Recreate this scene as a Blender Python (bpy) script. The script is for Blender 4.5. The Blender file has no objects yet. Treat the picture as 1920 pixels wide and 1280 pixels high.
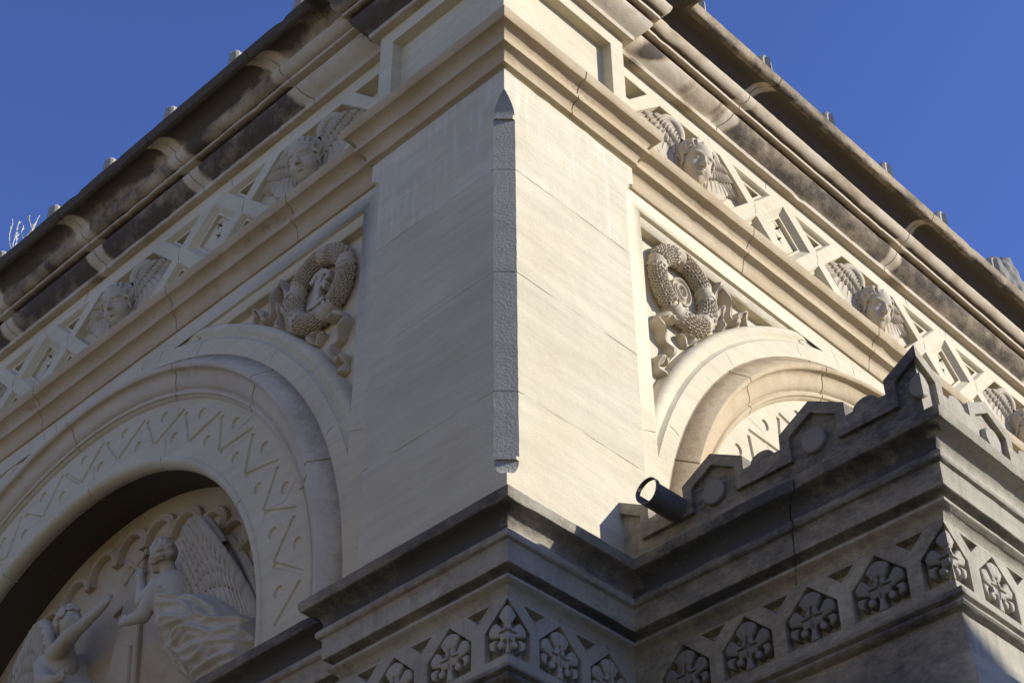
import bpy, bmesh, math, random
import numpy as np
from mathutils import Vector, Matrix, noise
from mathutils.geometry import delaunay_2d_cdt

# ------------------------------------------------------------------ camera, sky, sun, exposure
scene = bpy.context.scene
YAW, PITCH, ROLL = math.radians(43.72), math.radians(40.008), math.radians(-0.5595)
cam_d = bpy.data.cameras.new('camera')
cam = bpy.data.objects.new('camera', cam_d)
scene.collection.objects.link(cam)
fw = Vector((math.cos(PITCH)*math.cos(YAW), math.cos(PITCH)*math.sin(YAW), math.sin(PITCH)))
r0 = Vector((math.sin(YAW), -math.cos(YAW), 0)); u0 = r0.cross(fw)
rt = math.cos(ROLL)*r0 + math.sin(ROLL)*u0
up = -math.sin(ROLL)*r0 + math.cos(ROLL)*u0
CAM = Vector((-5.7562, -5.5557, 1.7))
M = Matrix((rt, up, -fw)).transposed().to_4x4(); M.translation = CAM
cam.matrix_world = M
cam_d.sensor_width = 36.0
cam_d.lens = 3265.87/1920*36.0
cam_d.clip_start = 0.1; cam_d.clip_end = 3000
scene.camera = cam

SUN = Vector((.86, -1.0, 0.575)).normalized()
world = bpy.data.worlds.new('World'); scene.world = world; world.use_nodes = True
wn = world.node_tree; wn.nodes.clear()
sky = wn.nodes.new('ShaderNodeTexSky'); sky.sky_type = 'NISHITA'; sky.sun_disc = False
sky.sun_elevation = math.asin(SUN.z); sky.sun_rotation = math.atan2(SUN.x, SUN.y)
sky.air_density = 1.0; sky.dust_density = 0.2; sky.ozone_density = 3.0; sky.altitude = 300
bg = wn.nodes.new('ShaderNodeBackground'); bg.inputs['Strength'].default_value = 0.095
wo = wn.nodes.new('ShaderNodeOutputWorld')
tint = wn.nodes.new('ShaderNodeMix'); tint.data_type = 'RGBA'; tint.blend_type = 'MULTIPLY'; tint.inputs[0].default_value = 1
tint.inputs[7].default_value = (.92, 1.0, 1.62, 1)
wn.links.new(sky.outputs[0], tint.inputs[6]); wn.links.new(tint.outputs[2], bg.inputs[0]); wn.links.new(bg.outputs[0], wo.inputs[0])
sun_d = bpy.data.lights.new('sun', 'SUN'); sun_d.energy = 5.0; sun_d.angle = math.radians(0.5)
sun_d.color = (1.0, 0.975, 0.93)
sun = bpy.data.objects.new('sun', sun_d); scene.collection.objects.link(sun)
sun.rotation_euler = SUN.to_track_quat('Z', 'Y').to_euler()
scene.view_settings.view_transform = 'Standard'; scene.view_settings.look = 'None'
scene.view_settings.gamma = 1.0; scene.view_settings.exposure = 0.40
scene.view_settings.use_curve_mapping = False
scene.cycles.max_bounces = 6; scene.cycles.diffuse_bounces = 4

COL = scene.collection
rnd = random.Random(7)
# ------------------------------------------------------------------ helpers: objects
def tag(o, label=None, cat=None, group=None, kind=None):
    if label: o['label'] = label
    if cat: o['category'] = cat
    if group: o['group'] = group
    if kind: o['kind'] = kind
    return o
def thing(name, loc, label, cat, group=None):
    o = bpy.data.objects.new(name, None); COL.objects.link(o)
    o.empty_display_size = 0.2
    o.location = loc
    return tag(o, label, cat, group)
def keep(o, parent):
    o.parent = parent
    o.matrix_parent_inverse = Matrix.Translation(-Vector(world_loc(parent)))
def world_loc(o):
    v = Vector(o.location)
    if o.parent and o.type == 'EMPTY': v = v + world_loc(o.parent)
    return v if o.type == 'EMPTY' else Vector((0, 0, 0))
def link(name, me, mat, parent=None):
    o = bpy.data.objects.new(name, me); COL.objects.link(o)
    if mat and not me.materials: me.materials.append(mat)
    if parent is not None:
        o.parent = parent
        if parent.type == 'EMPTY': o.matrix_parent_inverse = Matrix.Translation(-Vector(parent.location))
    return o
class MB:
    """collects faces (and one 'stain' number per vertex) into a single mesh"""
    def __init__(s): s.v = []; s.f = []; s.st = []
    def add(s, vs, fs, st=None):
        n = len(s.v); s.v += [tuple(x) for x in vs]
        s.st += list(st) if st is not None else [0.0]*len(vs)
        s.f += [tuple(i+n for i in f) for f in fs]
    def grid(s, rows, st=None, close=False):
        n = len(rows[0]); vs = [p for r in rows for p in r]; fs = []
        for i in range(len(rows)-1):
            for j in range(n - (0 if close else 1)):
                k = (j+1) % n
                fs.append((i*n+j, i*n+k, (i+1)*n+k, (i+1)*n+j))
        s.add(vs, fs, [q for r in st for q in r] if st else None)
    def mesh(s, name, ang=35, merge=True):
        me = bpy.data.meshes.new(name); me.from_pydata(s.v, [], s.f); me.update()
        a = me.attributes.new('stain_shade', 'FLOAT', 'POINT'); a.data.foreach_set('value', s.st)
        bm = bmesh.new(); bm.from_mesh(me)
        if merge: bmesh.ops.remove_doubles(bm, verts=bm.verts, dist=1e-5)
        bmesh.ops.dissolve_degenerate(bm, dist=1e-6, edges=bm.edges)
        bmesh.ops.recalc_face_normals(bm, faces=bm.faces)
        bm.to_mesh(me); bm.free()
        me.polygons.foreach_set('use_smooth', [True]*len(me.polygons))
        me.set_sharp_from_angle(angle=math.radians(ang))
        return me
    def build(s, name, mat, parent=None, ang=35): return link(name, s.mesh(name, ang), mat, parent)

TL = lambda u, d, z: (d, u, z)      # shaded facade: along +Y
TR = lambda u, d, z: (u, d, z)      # sunlit facade: along +X

# ------------------------------------------------------------------ materials
def stone(name, c1, c2, cstain=(.05, .042, .035), strata=0.35, sdir=(0, 0, 1), grain=1.0, gscale=90, gbump=0.0055,
          blotch=0.0, blotch_col=(.30, .19, .09), speck=0.25, rough=0.9, stain_noise=0.55, streak=0.0, streak_col=(.03, .03, .03), sst=(1, 1, 1), halo_k=.65, courses=(), streak_z=None, crisp=.25):
    tone = lambda c: (c[0], c[1]*.965, c[2]*.87)
    c1, c2, blotch_col = tone(c1), tone(c2), tone(blotch_col)
    m = bpy.data.materials.new(name); m.use_nodes = True
    nt = m.node_tree; nt.nodes.clear(); N = nt.nodes.new; L = nt.links.new
    out = N('ShaderNodeOutputMaterial'); bs = N('ShaderNodeBsdfPrincipled')
    bs.inputs['Roughness'].default_value = rough; bs.inputs['Specular IOR Level'].default_value = 0.25
    L(bs.outputs[0], out.inputs[0])
    tc = N('ShaderNodeTexCoord'); co = tc.outputs['Object']
    def mapping(sc, rot=(0, 0, 0)):
        k = N('ShaderNodeMapping'); k.inputs['Scale'].default_value = sc; k.inputs['Rotation'].default_value = rot
        L(co, k.inputs[0]); return k.outputs[0]
    def nz(vec, scale, detail=4, r=0.55, dist=0.0):
        k = N('ShaderNodeTexNoise'); k.inputs['Scale'].default_value = scale; k.inputs['Detail'].default_value = detail
        k.inputs['Roughness'].default_value = r; k.inputs['Distortion'].default_value = dist
        L(vec, k.inputs['Vector']); return k.outputs[0]
    def ramp(x, lo, hi):
        k = N('ShaderNodeMapRange'); k.inputs[1].default_value = lo; k.inputs[2].default_value = hi; k.clamp = True
        L(x, k.inputs[0]); return k.outputs[0]
    def mixc(fac, a, b):
        k = N('ShaderNodeMix'); k.data_type = 'RGBA'
        for sock, v in ((k.inputs[0], fac), (k.inputs[6], a), (k.inputs[7], b)):
            if isinstance(v, (tuple, list)): sock.default_value = (*v, 1) if len(v) == 3 else v
            elif isinstance(v, float): sock.default_value = v
            else: L(v, sock)
        return k.outputs[2]
    def math_(op, a, b=0.0):
        k = N('ShaderNodeMath'); k.operation = op
        for i, v in enumerate((a, b)):
            if isinstance(v, (int, float)): k.inputs[i].default_value = v
            else: L(v, k.inputs[i])
        return k.outputs[0]
    big = ramp(nz(mapping((1, 1, 1)), 1.7, 5), .3, .7)
    col = mixc(big, c1, c2)
    # sedimentary bands, tilted a few degrees
    st = nz(mapping((.7, .7, 8), (math.radians(4), math.radians(-5), 0)), 1.5, 6, .68, .5)
    st2 = nz(mapping((2.2, 2.2, 34), (math.radians(4), math.radians(-5), 0)), 1.5, 5, .75, .6)
    stf = math_('MULTIPLY', ramp(st, .42, .72), strata)
    col = mixc(stf, col, tuple(x*0.62 for x in c1))
    stf2 = math_('MULTIPLY', math_('MULTIPLY', ramp(st2, .5, .75), ramp(nz(mapping((1, 1, 2.5)), 1.3, 4), .48, .66)), strata*.7)
    col = mixc(stf2, col, tuple(x*0.7 for x in c2))
    if courses:
        sx_ = N('ShaderNodeSeparateXYZ'); L(co, sx_.inputs[0]); acc = None
        for zj_, dv in courses:
            t_ = math_('MULTIPLY', math_('GREATER_THAN', sx_.outputs[2], zj_), dv)
            acc = t_ if acc is None else math_('ADD', acc, t_)
        col = mixc(acc, col, tuple(x*0.55 for x in c1))
    if blotch > 0:
        bl = math_('MULTIPLY', ramp(nz(mapping((1, 1, 1.4)), 2.3, 6, .6), .48, .72), blotch)
        col = mixc(bl, col, blotch_col)
    if streak > 0:
        sk = math_('MULTIPLY', ramp(nz(mapping((9, 9, .9)), 2.2, 6, .65), .47, .68), streak)
        sk = math_('MULTIPLY', sk, ramp(nz(mapping((1, 1, 1)), 3.1, 3), .35, .6))
        if streak_z:
            sz_ = N('ShaderNodeSeparateXYZ'); L(co, sz_.inputs[0])
            sk = math_('MULTIPLY', sk, math_('GREATER_THAN', sz_.outputs[2], streak_z))
        col = mixc(sk, col, streak_col)
    # pits and dark specks
    sp = ramp(nz(mapping((1, 1, 1.6)), 46, 3, .7), .66, .74)
    spm = math_('MULTIPLY', sp, math_('MULTIPLY', ramp(nz(mapping((1, 1, 1)), 3.3, 3), .42, .62), speck))
    col = mixc(spm, col, tuple(x*0.35 for x in c1))
    # crust and painted shade carried by the vertex attribute, edge broken by noise
    at = N('ShaderNodeAttribute'); at.attribute_name = 'stain_shade'
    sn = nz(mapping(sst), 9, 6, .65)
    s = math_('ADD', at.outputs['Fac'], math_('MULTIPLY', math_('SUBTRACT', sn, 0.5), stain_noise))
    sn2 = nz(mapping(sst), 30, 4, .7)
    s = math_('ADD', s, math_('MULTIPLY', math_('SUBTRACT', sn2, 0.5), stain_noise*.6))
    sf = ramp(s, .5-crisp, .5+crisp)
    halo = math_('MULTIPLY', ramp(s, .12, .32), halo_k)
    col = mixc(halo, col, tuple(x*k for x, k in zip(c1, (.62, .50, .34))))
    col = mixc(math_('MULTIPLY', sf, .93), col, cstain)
    L(col, bs.inputs['Base Color'])
    # relief: fine grain + pits + soft undulation
    g = nz(mapping((1, 1, 1.3)), gscale, 4, .7)
    g2 = nz(mapping((1, 1, 1)), 8, 4, .55)
    h = math_('ADD', math_('MULTIPLY', g, grain), math_('MULTIPLY', g2, 1.6))
    h = math_('SUBTRACT', h, math_('MULTIPLY', spm, 2.0))
    h = math_('SUBTRACT', h, math_('MULTIPLY', st2, strata*.4))
    bp = N('ShaderNodeBump'); bp.inputs['Distance'].default_value = gbump; bp.inputs['Strength'].default_value = 0.9
    L(h, bp.inputs['Height'])
    bv = N('ShaderNodeBevel'); bv.samples = 3; bv.inputs['Radius'].default_value = 0.006
    L(bv.outputs[0], bp.inputs['Normal'])
    L(bp.outputs[0], bs.inputs['Normal'])
    return m

LIGHT = stone('pale limestone', (.58, .525, .395), (.655, .60, .465), strata=.32, blotch=.10, blotch_col=(.52, .42, .29))
SHAFT = stone('banded limestone', (.58, .525, .395), (.655, .605, .475), strata=.40, blotch=.20, blotch_col=(.5, .41, .29), speck=.45, courses=((6, .03), (8.093, .09), (9.045, -.07), (9.958, -.05)), streak_z=9.958, streak=.42, streak_col=(.76, .73, .62))
ROUGH = stone('tooled limestone', (.66, .64, .58), (.74, .72, .66), strata=.1, grain=4.0, gscale=52, gbump=.022, speck=.2)  # raised base colour stands in for grazing sun on the chamfer
OCHRE = stone('ochre limestone', (.48, .385, .255), (.56, .465, .325), strata=.1, blotch=.55, blotch_col=(.40, .285, .15), cstain=(.11, .085, .06), halo_k=.4)
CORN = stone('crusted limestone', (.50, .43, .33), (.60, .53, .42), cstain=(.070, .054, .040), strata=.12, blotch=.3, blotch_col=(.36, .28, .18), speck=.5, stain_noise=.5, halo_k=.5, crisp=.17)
CARV = stone('carved limestone', (.46, .405, .315), (.54, .485, .39), strata=.05, gscale=120, gbump=.003, blotch=.45, blotch_col=(.33, .235, .135), speck=.3)
BASE = stone('weathered base limestone', (.36, .335, .285), (.46, .43, .37), cstain=(.065, .062, .058), strata=.35, streak=.35, streak_col=(.09, .085, .08), blotch=.3, blotch_col=(.20, .17, .13), speck=.6, stain_noise=.8, sst=(.9, .9, 1.6), halo_k=.4)
PORCH = stone('sooty limestone', (.37, .345, .285), (.46, .435, .365), cstain=(.055, .055, .058), strata=.35, streak=.35, streak_col=(.07, .07, .07), blotch=.25, blotch_col=(.22, .20, .16), speck=.6, stain_noise=.75, sst=(.9, .9, 1.6), halo_k=.3)
SOOT = stone('black crust', (.10, .08, .06), (.16, .13, .10), strata=0, blotch=.3, blotch_col=(.05, .04, .035))
TYMP = stone('ochre carved limestone', (.42, .36, .27), (.52, .46, .36), strata=.05, blotch=.45, blotch_col=(.33, .20, .09), gscale=120, gbump=.002, speck=.3)

def plain(name, col, rough=.6, metal=0.0):
    m = bpy.data.materials.new(name); m.use_nodes = True; nt = m.node_tree
    b = nt.nodes['Principled BSDF']; b.inputs['Roughness'].default_value = rough; b.inputs['Metallic'].default_value = metal
    n = nt.nodes.new('ShaderNodeTexNoise'); n.inputs['Scale'].default_value = 14; n.inputs['Detail'].default_value = 5
    tc = nt.nodes.new('ShaderNodeTexCoord'); nt.links.new(tc.outputs['Object'], n.inputs['Vector'])
    mx = nt.nodes.new('ShaderNodeMix'); mx.data_type = 'RGBA'
    mx.inputs[6].default_value = (*[c*.7 for c in col], 1); mx.inputs[7].default_value = (*[c*1.25 for c in col], 1)
    nt.links.new(n.outputs[0], mx.inputs[0]); nt.links.new(mx.outputs[2], b.inputs['Base Color'])
    return m
SHEET = plain('dark sheet metal', (.12, .112, .10), .7, .2)
STRAW = plain('dry stem', (.55, .50, .38), .8)
EARTH = plain('gravel ground', (.11, .10, .072), .95)

# ------------------------------------------------------------------ helpers: shapes
def nse(*p): return noise.noise(Vector(p))
def sweep(mb, prof, path, seg=None, step=.07, joints=(), amp=.0022, stain_shade=None, chip=.006):
    """run a moulding profile [(e,z)..] along a plan path; outward is to the right of travel; mitred corners"""
    P = [Vector(p) for p in path]; nS = len(P)-1
    dirs = [(P[i+1]-P[i]).normalized() for i in range(nS)]
    nor = [Vector((d.y, -d.x)) for d in dirs]
    def mit(i):
        if i == 0: return nor[0]
        if i == nS: return nor[-1]
        return (nor[i-1]+nor[i])/(1+nor[i-1].dot(nor[i]))
    for k in (seg if seg is not None else range(nS)):
        a, b = P[k], P[k+1]; ln = (b-a).length; m0, m1 = mit(k), mit(k+1)
        ts = {0.0, 1.0}; n = max(1, int(ln/step))
        ts |= {i/n for i in range(n+1)}
        jd = {}
        for (kk, s) in joints:
            if kk == k and 0 < s < ln:
                ts = {t for t in ts if abs(t*ln-s) > .012 or t in (0.0, 1.0)}
                for off, dp in ((-.0045, 0), (-.0025, 1), (.0025, 1), (.0045, 0)):
                    t = (s+off)/ln; ts.add(t); jd[t] = dp
        rows = []; sts = []
        for t in sorted(ts):
            base = a+(b-a)*t; m = m0*(1-t)+m1*t
            # the mitre vector only applies at the very ends: interior offset is the plain normal, end points slide along the segment
            row = []; srow = []
            for (e, z) in prof:
                A_ = a+m0*e; B_ = b+m1*e
                q = A_+(B_-A_)*(t+((.010*nse(e*14, z*10, k*3+t*7))/ln if t in jd else 0))
                w = 0.0 if t in (0.0, 1.0) else 1.0
                dn = w*(amp*nse(q.x*3.1, q.y*3.1, z*9) + amp*.8*nse(q.x*15, q.y*15, z*20))
                c = nse(q.x*5.3+9, q.y*5.3, z*4)
                if c > .42: dn -= w*chip*(c-.42)*4
                dz = w*amp*.5*nse(q.x*2.3, q.y*2.3+5, z*3)
                if jd.get(t): dn -= .016
                q = q+nor[k]*dn
                row.append((q.x, q.y, z+dz))
                srow.append(stain_shade(k, t*ln, e, z) if stain_shade else 0.0)
            rows.append(row); sts.append(srow)
        mb.grid(rows, sts)

def inset(poly, d):
    """inward offset of a CCW polygon (mitred)"""
    n = len(poly); out = []
    for i in range(n):
        p0, p1, p2 = Vector(poly[i-1]), Vector(poly[i]), Vector(poly[(i+1) % n])
        d1 = (p1-p0).normalized(); d2 = (p2-p1).normalized()
        n1 = Vector((-d1.y, d1.x)); n2 = Vector((-d2.y, d2.x))
        den = max(.25, 1+n1.dot(n2))
        out.append(tuple(p1+(n1+n2)*(d/den)))
    return out
def ccw(poly):
    a = sum(poly[i-1][0]*poly[i][1]-poly[i][0]*poly[i-1][1] for i in range(len(poly)))
    return list(poly) if a > 0 else list(reversed(poly))
def flat(mb, T, d, outer, holes=(), stain_shade=0.0):
    loops = [outer]+[list(h) for h in holes]
    co = []; ed = []; A = []; Bq = []
    for l in loops:
        n0 = len(co); n = len(l)
        co += [Vector((q[0], q[1])) for q in l]
        ed += [(n0+i, n0+(i+1) % n) for i in range(n)]
    r = delaunay_2d_cdt(co, ed, [], 0, 1e-7)
    V = np.array([(v.x, v.y) for v in r[0]]); F = np.array([f for f in r[2]])
    P0 = np.array([(co[a].x, co[a].y) for a, b in ed]); P1 = np.array([(co[b].x, co[b].y) for a, b in ed])
    C = V[F].mean(1)
    y0, y1 = P0[:, 1][None], P1[:, 1][None]; yc = C[:, 1][:, None]
    cross = (y0 > yc) != (y1 > yc)
    xi = P0[:, 0][None]+(yc-y0)*(P1[:, 0]-P0[:, 0])[None]/np.where(np.abs(y1-y0) < 1e-12, 1, y1-y0)
    ins = ((cross & (C[:, 0][:, None] < xi)).sum(1) % 2) == 1
    vs = [T(q[0], d, q[1]) for q in V]
    mb.add(vs, [tuple(int(i) for i in f) for f in F[ins]], [stain_shade]*len(vs))
def carve(mb, T, d, outer, recs, stain_shade=0.0):
    """flat face at depth d with sunk shapes; recs: (outline, [(inset, depth)...], floor_holes or None, keep_floor)"""
    holes = []
    for (o, steps, sub) in recs:
        o = ccw(o); holes.append(o)
        prev = [T(p[0], d, p[1]) for p in o]; cur = o; last = 0
        for (ins, dep) in steps:
            cur = inset(o, ins); nxt = [T(p[0], d+dep, p[1]) for p in cur]
            n = len(o)
            mb.add(prev+nxt, [(i, (i+1) % n, n+(i+1) % n, n+i) for i in range(n)])
            prev = nxt; last = dep
        if sub is not False:
            if sub: carve(mb, T, d+last, cur, sub)
            else: flat(mb, T, d+last, cur)
    flat(mb, T, d, outer, holes, stain_shade)
def crackline(pts, w=.006, seed=0, jit=.008):
    """thin wandering open joint along a polyline, as an outline to be carved"""
    r = random.Random(seed); P = [Vector(p) for p in pts]; dense = []
    for a, b in zip(P[:-1], P[1:]):
        n = max(2, int((b-a).length/.05))
        for i in range(n): dense.append(a+(b-a)*(i/n))
    dense.append(P[-1]); left = []; right = []
    for i, p in enumerate(dense):
        t = (dense[min(i+1, len(dense)-1)]-dense[max(i-1, 0)]).normalized(); nn = Vector((-t.y, t.x))
        q = p+nn*r.uniform(-jit, jit)*(0 if i in (0, len(dense)-1) else 1)
        ww = w*r.uniform(.35, 1)*.5*(.3 if i in (0, len(dense)-1) else 1)
        left.append(tuple(q+nn*ww)); right.append(tuple(q-nn*ww))
    return left+right[::-1]
CR = [(0.0005, .02)]

def arch_sweep(mb, T, prof, c, zc, z0, n=120, joints=(), stain_shade=None, amp=.0018):
    """revolve (r,d) profile over a semicircle about (c,zc) with straight legs down to z0"""
    st = []
    for i in range(0, 9): st.append(('leg', -1, z0+(zc-z0)*i/8))
    angs = sorted(set([180.0*i/n for i in range(1, n)]))
    for j in joints: angs = [a for a in angs if abs(a-j) > .5]
    aj = {}
    for j in joints:
        for off, dp in ((-.14, 0), (-.08, 1), (.08, 1), (.14, 0)): aj[j+off] = dp
    for a in sorted(angs+list(aj)): st.append(('arc', a, aj.get(a, 0)))
    for i in range(9): st.append(('leg', 1, zc+(z0-zc)*i/8))
    rows = []; sts = []
    for s in st:
        row = []; sr = []
        for (r, d) in prof:
            if s[0] == 'leg': u, z = c+s[1]*r, s[2]; dp = 0
            else:
                a = math.radians(s[1]); u, z = c-r*math.cos(a), zc+r*math.sin(a); dp = s[2]
            dd = d+amp*nse(u*4, d*30, z*4)+amp*nse(u*14, d*30+7, z*14)+(.016 if dp else 0)
            row.append(T(u, dd, z)); sr.append(stain_shade(s, r, d) if stain_shade else 0)
        rows.append(row); sts.append(sr)
    mb.grid(rows, sts)

# ---- implicit-surface sculpting (numpy): smooth blends, then surface nets
def snets(fn, lo, hi, h):
    lo = np.array(lo, float); n = np.ceil((np.array(hi)-lo)/h).astype(int)+1
    ax = [(lo[i]+np.arange(n[i])*h).astype(np.float32) for i in range(3)]
    X, Y, Z = np.meshgrid(*ax, indexing='ij')
    F = fn(X, Y, Z).astype(np.float32)
    F[0] = F[-1] = 1; F[:, 0] = F[:, -1] = 1; F[:, :, 0] = F[:, :, -1] = 1
    S = F < 0
    acc = np.zeros(tuple(n-1)+(3,), np.float32); cnt = np.zeros(tuple(n-1), np.float32)
    nx, ny, nz = n
    for axis in range(3):
        for da in (0, 1):
            for db in (0, 1):
                sl0 = [slice(0, -1)]*3; sl1 = [slice(0, -1)]*3; o = [a for a in range(3) if a != axis]
                for a_, dd in zip(o, (da, db)):
                    sl0[a_] = sl1[a_] = slice(dd, n[a_]-1+dd)
                sl1[axis] = slice(1, n[axis])
                f0 = F[tuple(sl0)]; f1 = F[tuple(sl1)]
                cr = (f0 < 0) != (f1 < 0)
                t = np.where(cr, f0/np.where(cr, f0-f1, 1), 0)
                cnt += cr
                acc[..., axis] += t
                for a_, dd in zip(o, (da, db)): acc[..., a_] += cr*dd
    act = cnt > 0
    idx = -np.ones(act.shape, np.int64); idx[act] = np.arange(act.sum())
    cells = np.argwhere(act)
    V = lo+(cells+acc[act]/cnt[act][:, None])*h
    Q = []
    for axis in range(3):
        o = [a for a in range(3) if a != axis]
        sl0 = [slice(1, -1)]*3; sl1 = [slice(1, -1)]*3
        sl0[axis] = slice(0, -1); sl1[axis] = slice(1, None)
        s0, s1 = S[tuple(sl0)], S[tuple(sl1)]
        e = np.argwhere(s0 != s1)
        if len(e) == 0: continue
        flip = s0[tuple(e.T)]
        b = e.copy(); b[:, o[0]] += 1; b[:, o[1]] += 1
        def cell(d0, d1):
            c = b.copy(); c[:, o[0]] -= d0; c[:, o[1]] -= d1; return idx[tuple(c.T)]
        q = np.stack([cell(1, 1), cell(0, 1), cell(0, 0), cell(1, 0)], 1)
        if axis == 1: flip = ~flip
        q = np.where(flip[:, None], q, q[:, ::-1])
        Q.append(q)
    Q = np.concatenate(Q); Q = Q[(Q >= 0).all(1)]
    return V, Q
def sd_mesh(name, fn, lo, hi, h):
    V, Q = snets(fn, lo, hi, h)
    me = bpy.data.meshes.new(name); me.from_pydata(V.tolist(), [], Q.tolist()); me.update()
    me.polygons.foreach_set('use_smooth', [True]*len(me.polygons))
    return me
def smin(a, b, k):
    hh = np.clip(.5+.5*(b-a)/k, 0, 1); return b*(1-hh)+a*hh-k*hh*(1-hh)
def smax(a, b, k): return -smin(-a, -b, k)
def sph(X, Y, Z, c, r): return np.sqrt((X-c[0])**2+(Y-c[1])**2+(Z-c[2])**2)-r
def ell(X, Y, Z, c, r):
    x, y, z = (X-c[0]), (Y-c[1]), (Z-c[2])
    k0 = np.sqrt((x/r[0])**2+(y/r[1])**2+(z/r[2])**2)+1e-9
    k1 = np.sqrt((x/r[0]**2)**2+(y/r[1]**2)**2+(z/r[2]**2)**2)+1e-9
    return k0*(k0-1)/k1
def cap(X, Y, Z, a, b, r1, r2=None):
    r2 = r1 if r2 is None else r2
    a = np.array(a, float); b = np.array(b, float); d = b-a; L = (d*d).sum()+1e-12
    t = np.clip(((X-a[0])*d[0]+(Y-a[1])*d[1]+(Z-a[2])*d[2])/L, 0, 1)
    return np.sqrt((X-a[0]-t*d[0])**2+(Y-a[1]-t*d[1])**2+(Z-a[2]-t*d[2])**2)-(r1+(r2-r1)*t)
def torus(X, Y, Z, c, nrm, R, r):
    n = np.array(nrm, float); n /= np.linalg.norm(n)
    x, y, z = X-c[0], Y-c[1], Z-c[2]
    hgt = x*n[0]+y*n[1]+z*n[2]
    rad = np.sqrt(np.maximum(x*x+y*y+z*z-hgt*hgt, 0))
    return np.sqrt((rad-R)**2+hgt**2)-r
def rotm(yaw, pitch, roll=0):
    return np.array(Matrix.Rotation(yaw, 3, 'Y') @ Matrix.Rotation(pitch, 3, 'X') @ Matrix.Rotation(roll, 3, 'Z'))

# ================================================================== MEASURES (metres; z above the street)
p = .145          # main wall sits this far behind the corner pilaster
W = 1.342         # pilaster width
FAR = 11.5
AC, AZ = 4.86, 7.41   # arch centre along each facade, springing height
bx, by = 1.037, -2.06 # porch: its left face and its front face

# ------------------------------------------------------------------ ground
g = MB(); g.add([(-400, -400, 0), (400, -400, 0), (400, 400, 0), (-400, 400, 0)], [(0, 1, 2, 3)])
tag(g.build('ground', EARTH), 'pale gravel ground far below the building', 'ground', kind='structure')

# ------------------------------------------------------------------ unseen houses, added to bounce warm light and cast the porch shadow
def house(name, label, T, u0, u1, dep, eave, ridge_u, ridge, wins, mat):
    """gable front on the plane d=0 of T, running back by dep"""
    root = thing(name, T((u0+u1)/2, dep/2, 0), label, 'house')
    m = MB()
    recs = [([(a, z0), (a+w, z0), (a+w, z0+h), (a, z0+h)], [(.02, .18)], None) for (a, z0, w, h) in wins]
    gab = [(u0, .01), (u1, .01), (u1, eave)]+([(ridge_u, ridge)] if ridge else [])+[(u0, eave)]
    carve(m, T, 0, gab, recs)
    for a, b in zip(gab, gab[1:]+gab[:1]):
        m.add([T(a[0], 0, a[1]), T(b[0], 0, b[1]), T(b[0], dep, b[1]), T(a[0], dep, a[1])], [(0, 1, 2, 3)])
    flat(m, T, dep, gab)
    m.build('wall', mat, root)
RENDERED = plain('warm render', (.33, .29, .19), .9)
wl = [(-18+3.2*i, 2.0+3.6*j, 1.2, 2.0) for i in range(15) for j in range(3)]
house('unseen_bounce_house', 'unseen long rendered house added on the left to bounce warm light', lambda u, d, z: (-17-d, u, z), -20, 30, 8, 12.5, 5, None, wl, RENDERED)
wl = [(5.4+2.2*i, 1.5+3.4*j, 1.0, 1.9) for i in range(3) for j in range(2)]
house('unseen_shadow_house', 'unseen gabled rendered house added on the right to cast the porch shadow', lambda u, d, z: (u, -11-d, z), 4.3, 11.8, 7, 9.78, 8.05, 11.58, wl, RENDERED)

# ------------------------------------------------------------------ the building
B = thing('stone_building', (4, 4, 0), 'pale limestone building corner with tall pilaster, carved frieze and heavy stained cornice', 'building')

# pilaster shaft: plan outline swept up, front corner chamfered with lamb's-tongue stops
def chamf(z):
    if z > 10.667 or z < 7.455: return .0005
    if z > 10.47: return .0005+.098*math.sin(min(1, (10.667-z)/.19)*math.pi/2)**.8
    if z > 10.43: return .105-.022
    if z > 7.612: return .104
    if z > 7.585: return .08
    return .0005+.101*math.sqrt(max(0, 1-((7.585-z)/.13)**2))
def side_ch(z):
    if z > 10.70: return .0005
    if z > 10.58: return .09*math.sqrt(max(0, 1-((z-10.58)/.12)**2))+.0005
    return .09
zs = [7.0, 7.3, 7.45]+[7.455+.13*i/12 for i in range(13)]+[7.586, 7.609, 7.613]
zs += [7.66+.035*i for i in range(79)]+[10.42, 10.429, 10.431, 10.468, 10.472]+[10.48+.187*i/14 for i in range(15)]+[10.7+.02*i for i in range(11)]
for zi in np.linspace(10.575, 10.705, 9): zs.append(float(zi))
jz = [9.958, 9.045, 8.093]
zs = [z for z in zs if all(abs(z-j) > .012 for j in jz)]
zj = {}
for j in jz:
    for off, dp in ((-.003, 0), (-.0014, 1), (.0014, 1), (.003, 0)): zs.append(j+off); zj[j+off] = dp
zs += [10.868, 10.8745, 10.893, 10.896]
zs = sorted(set(zs))
rowsF = {'a': [], 'b': [], 'c': []}
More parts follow.
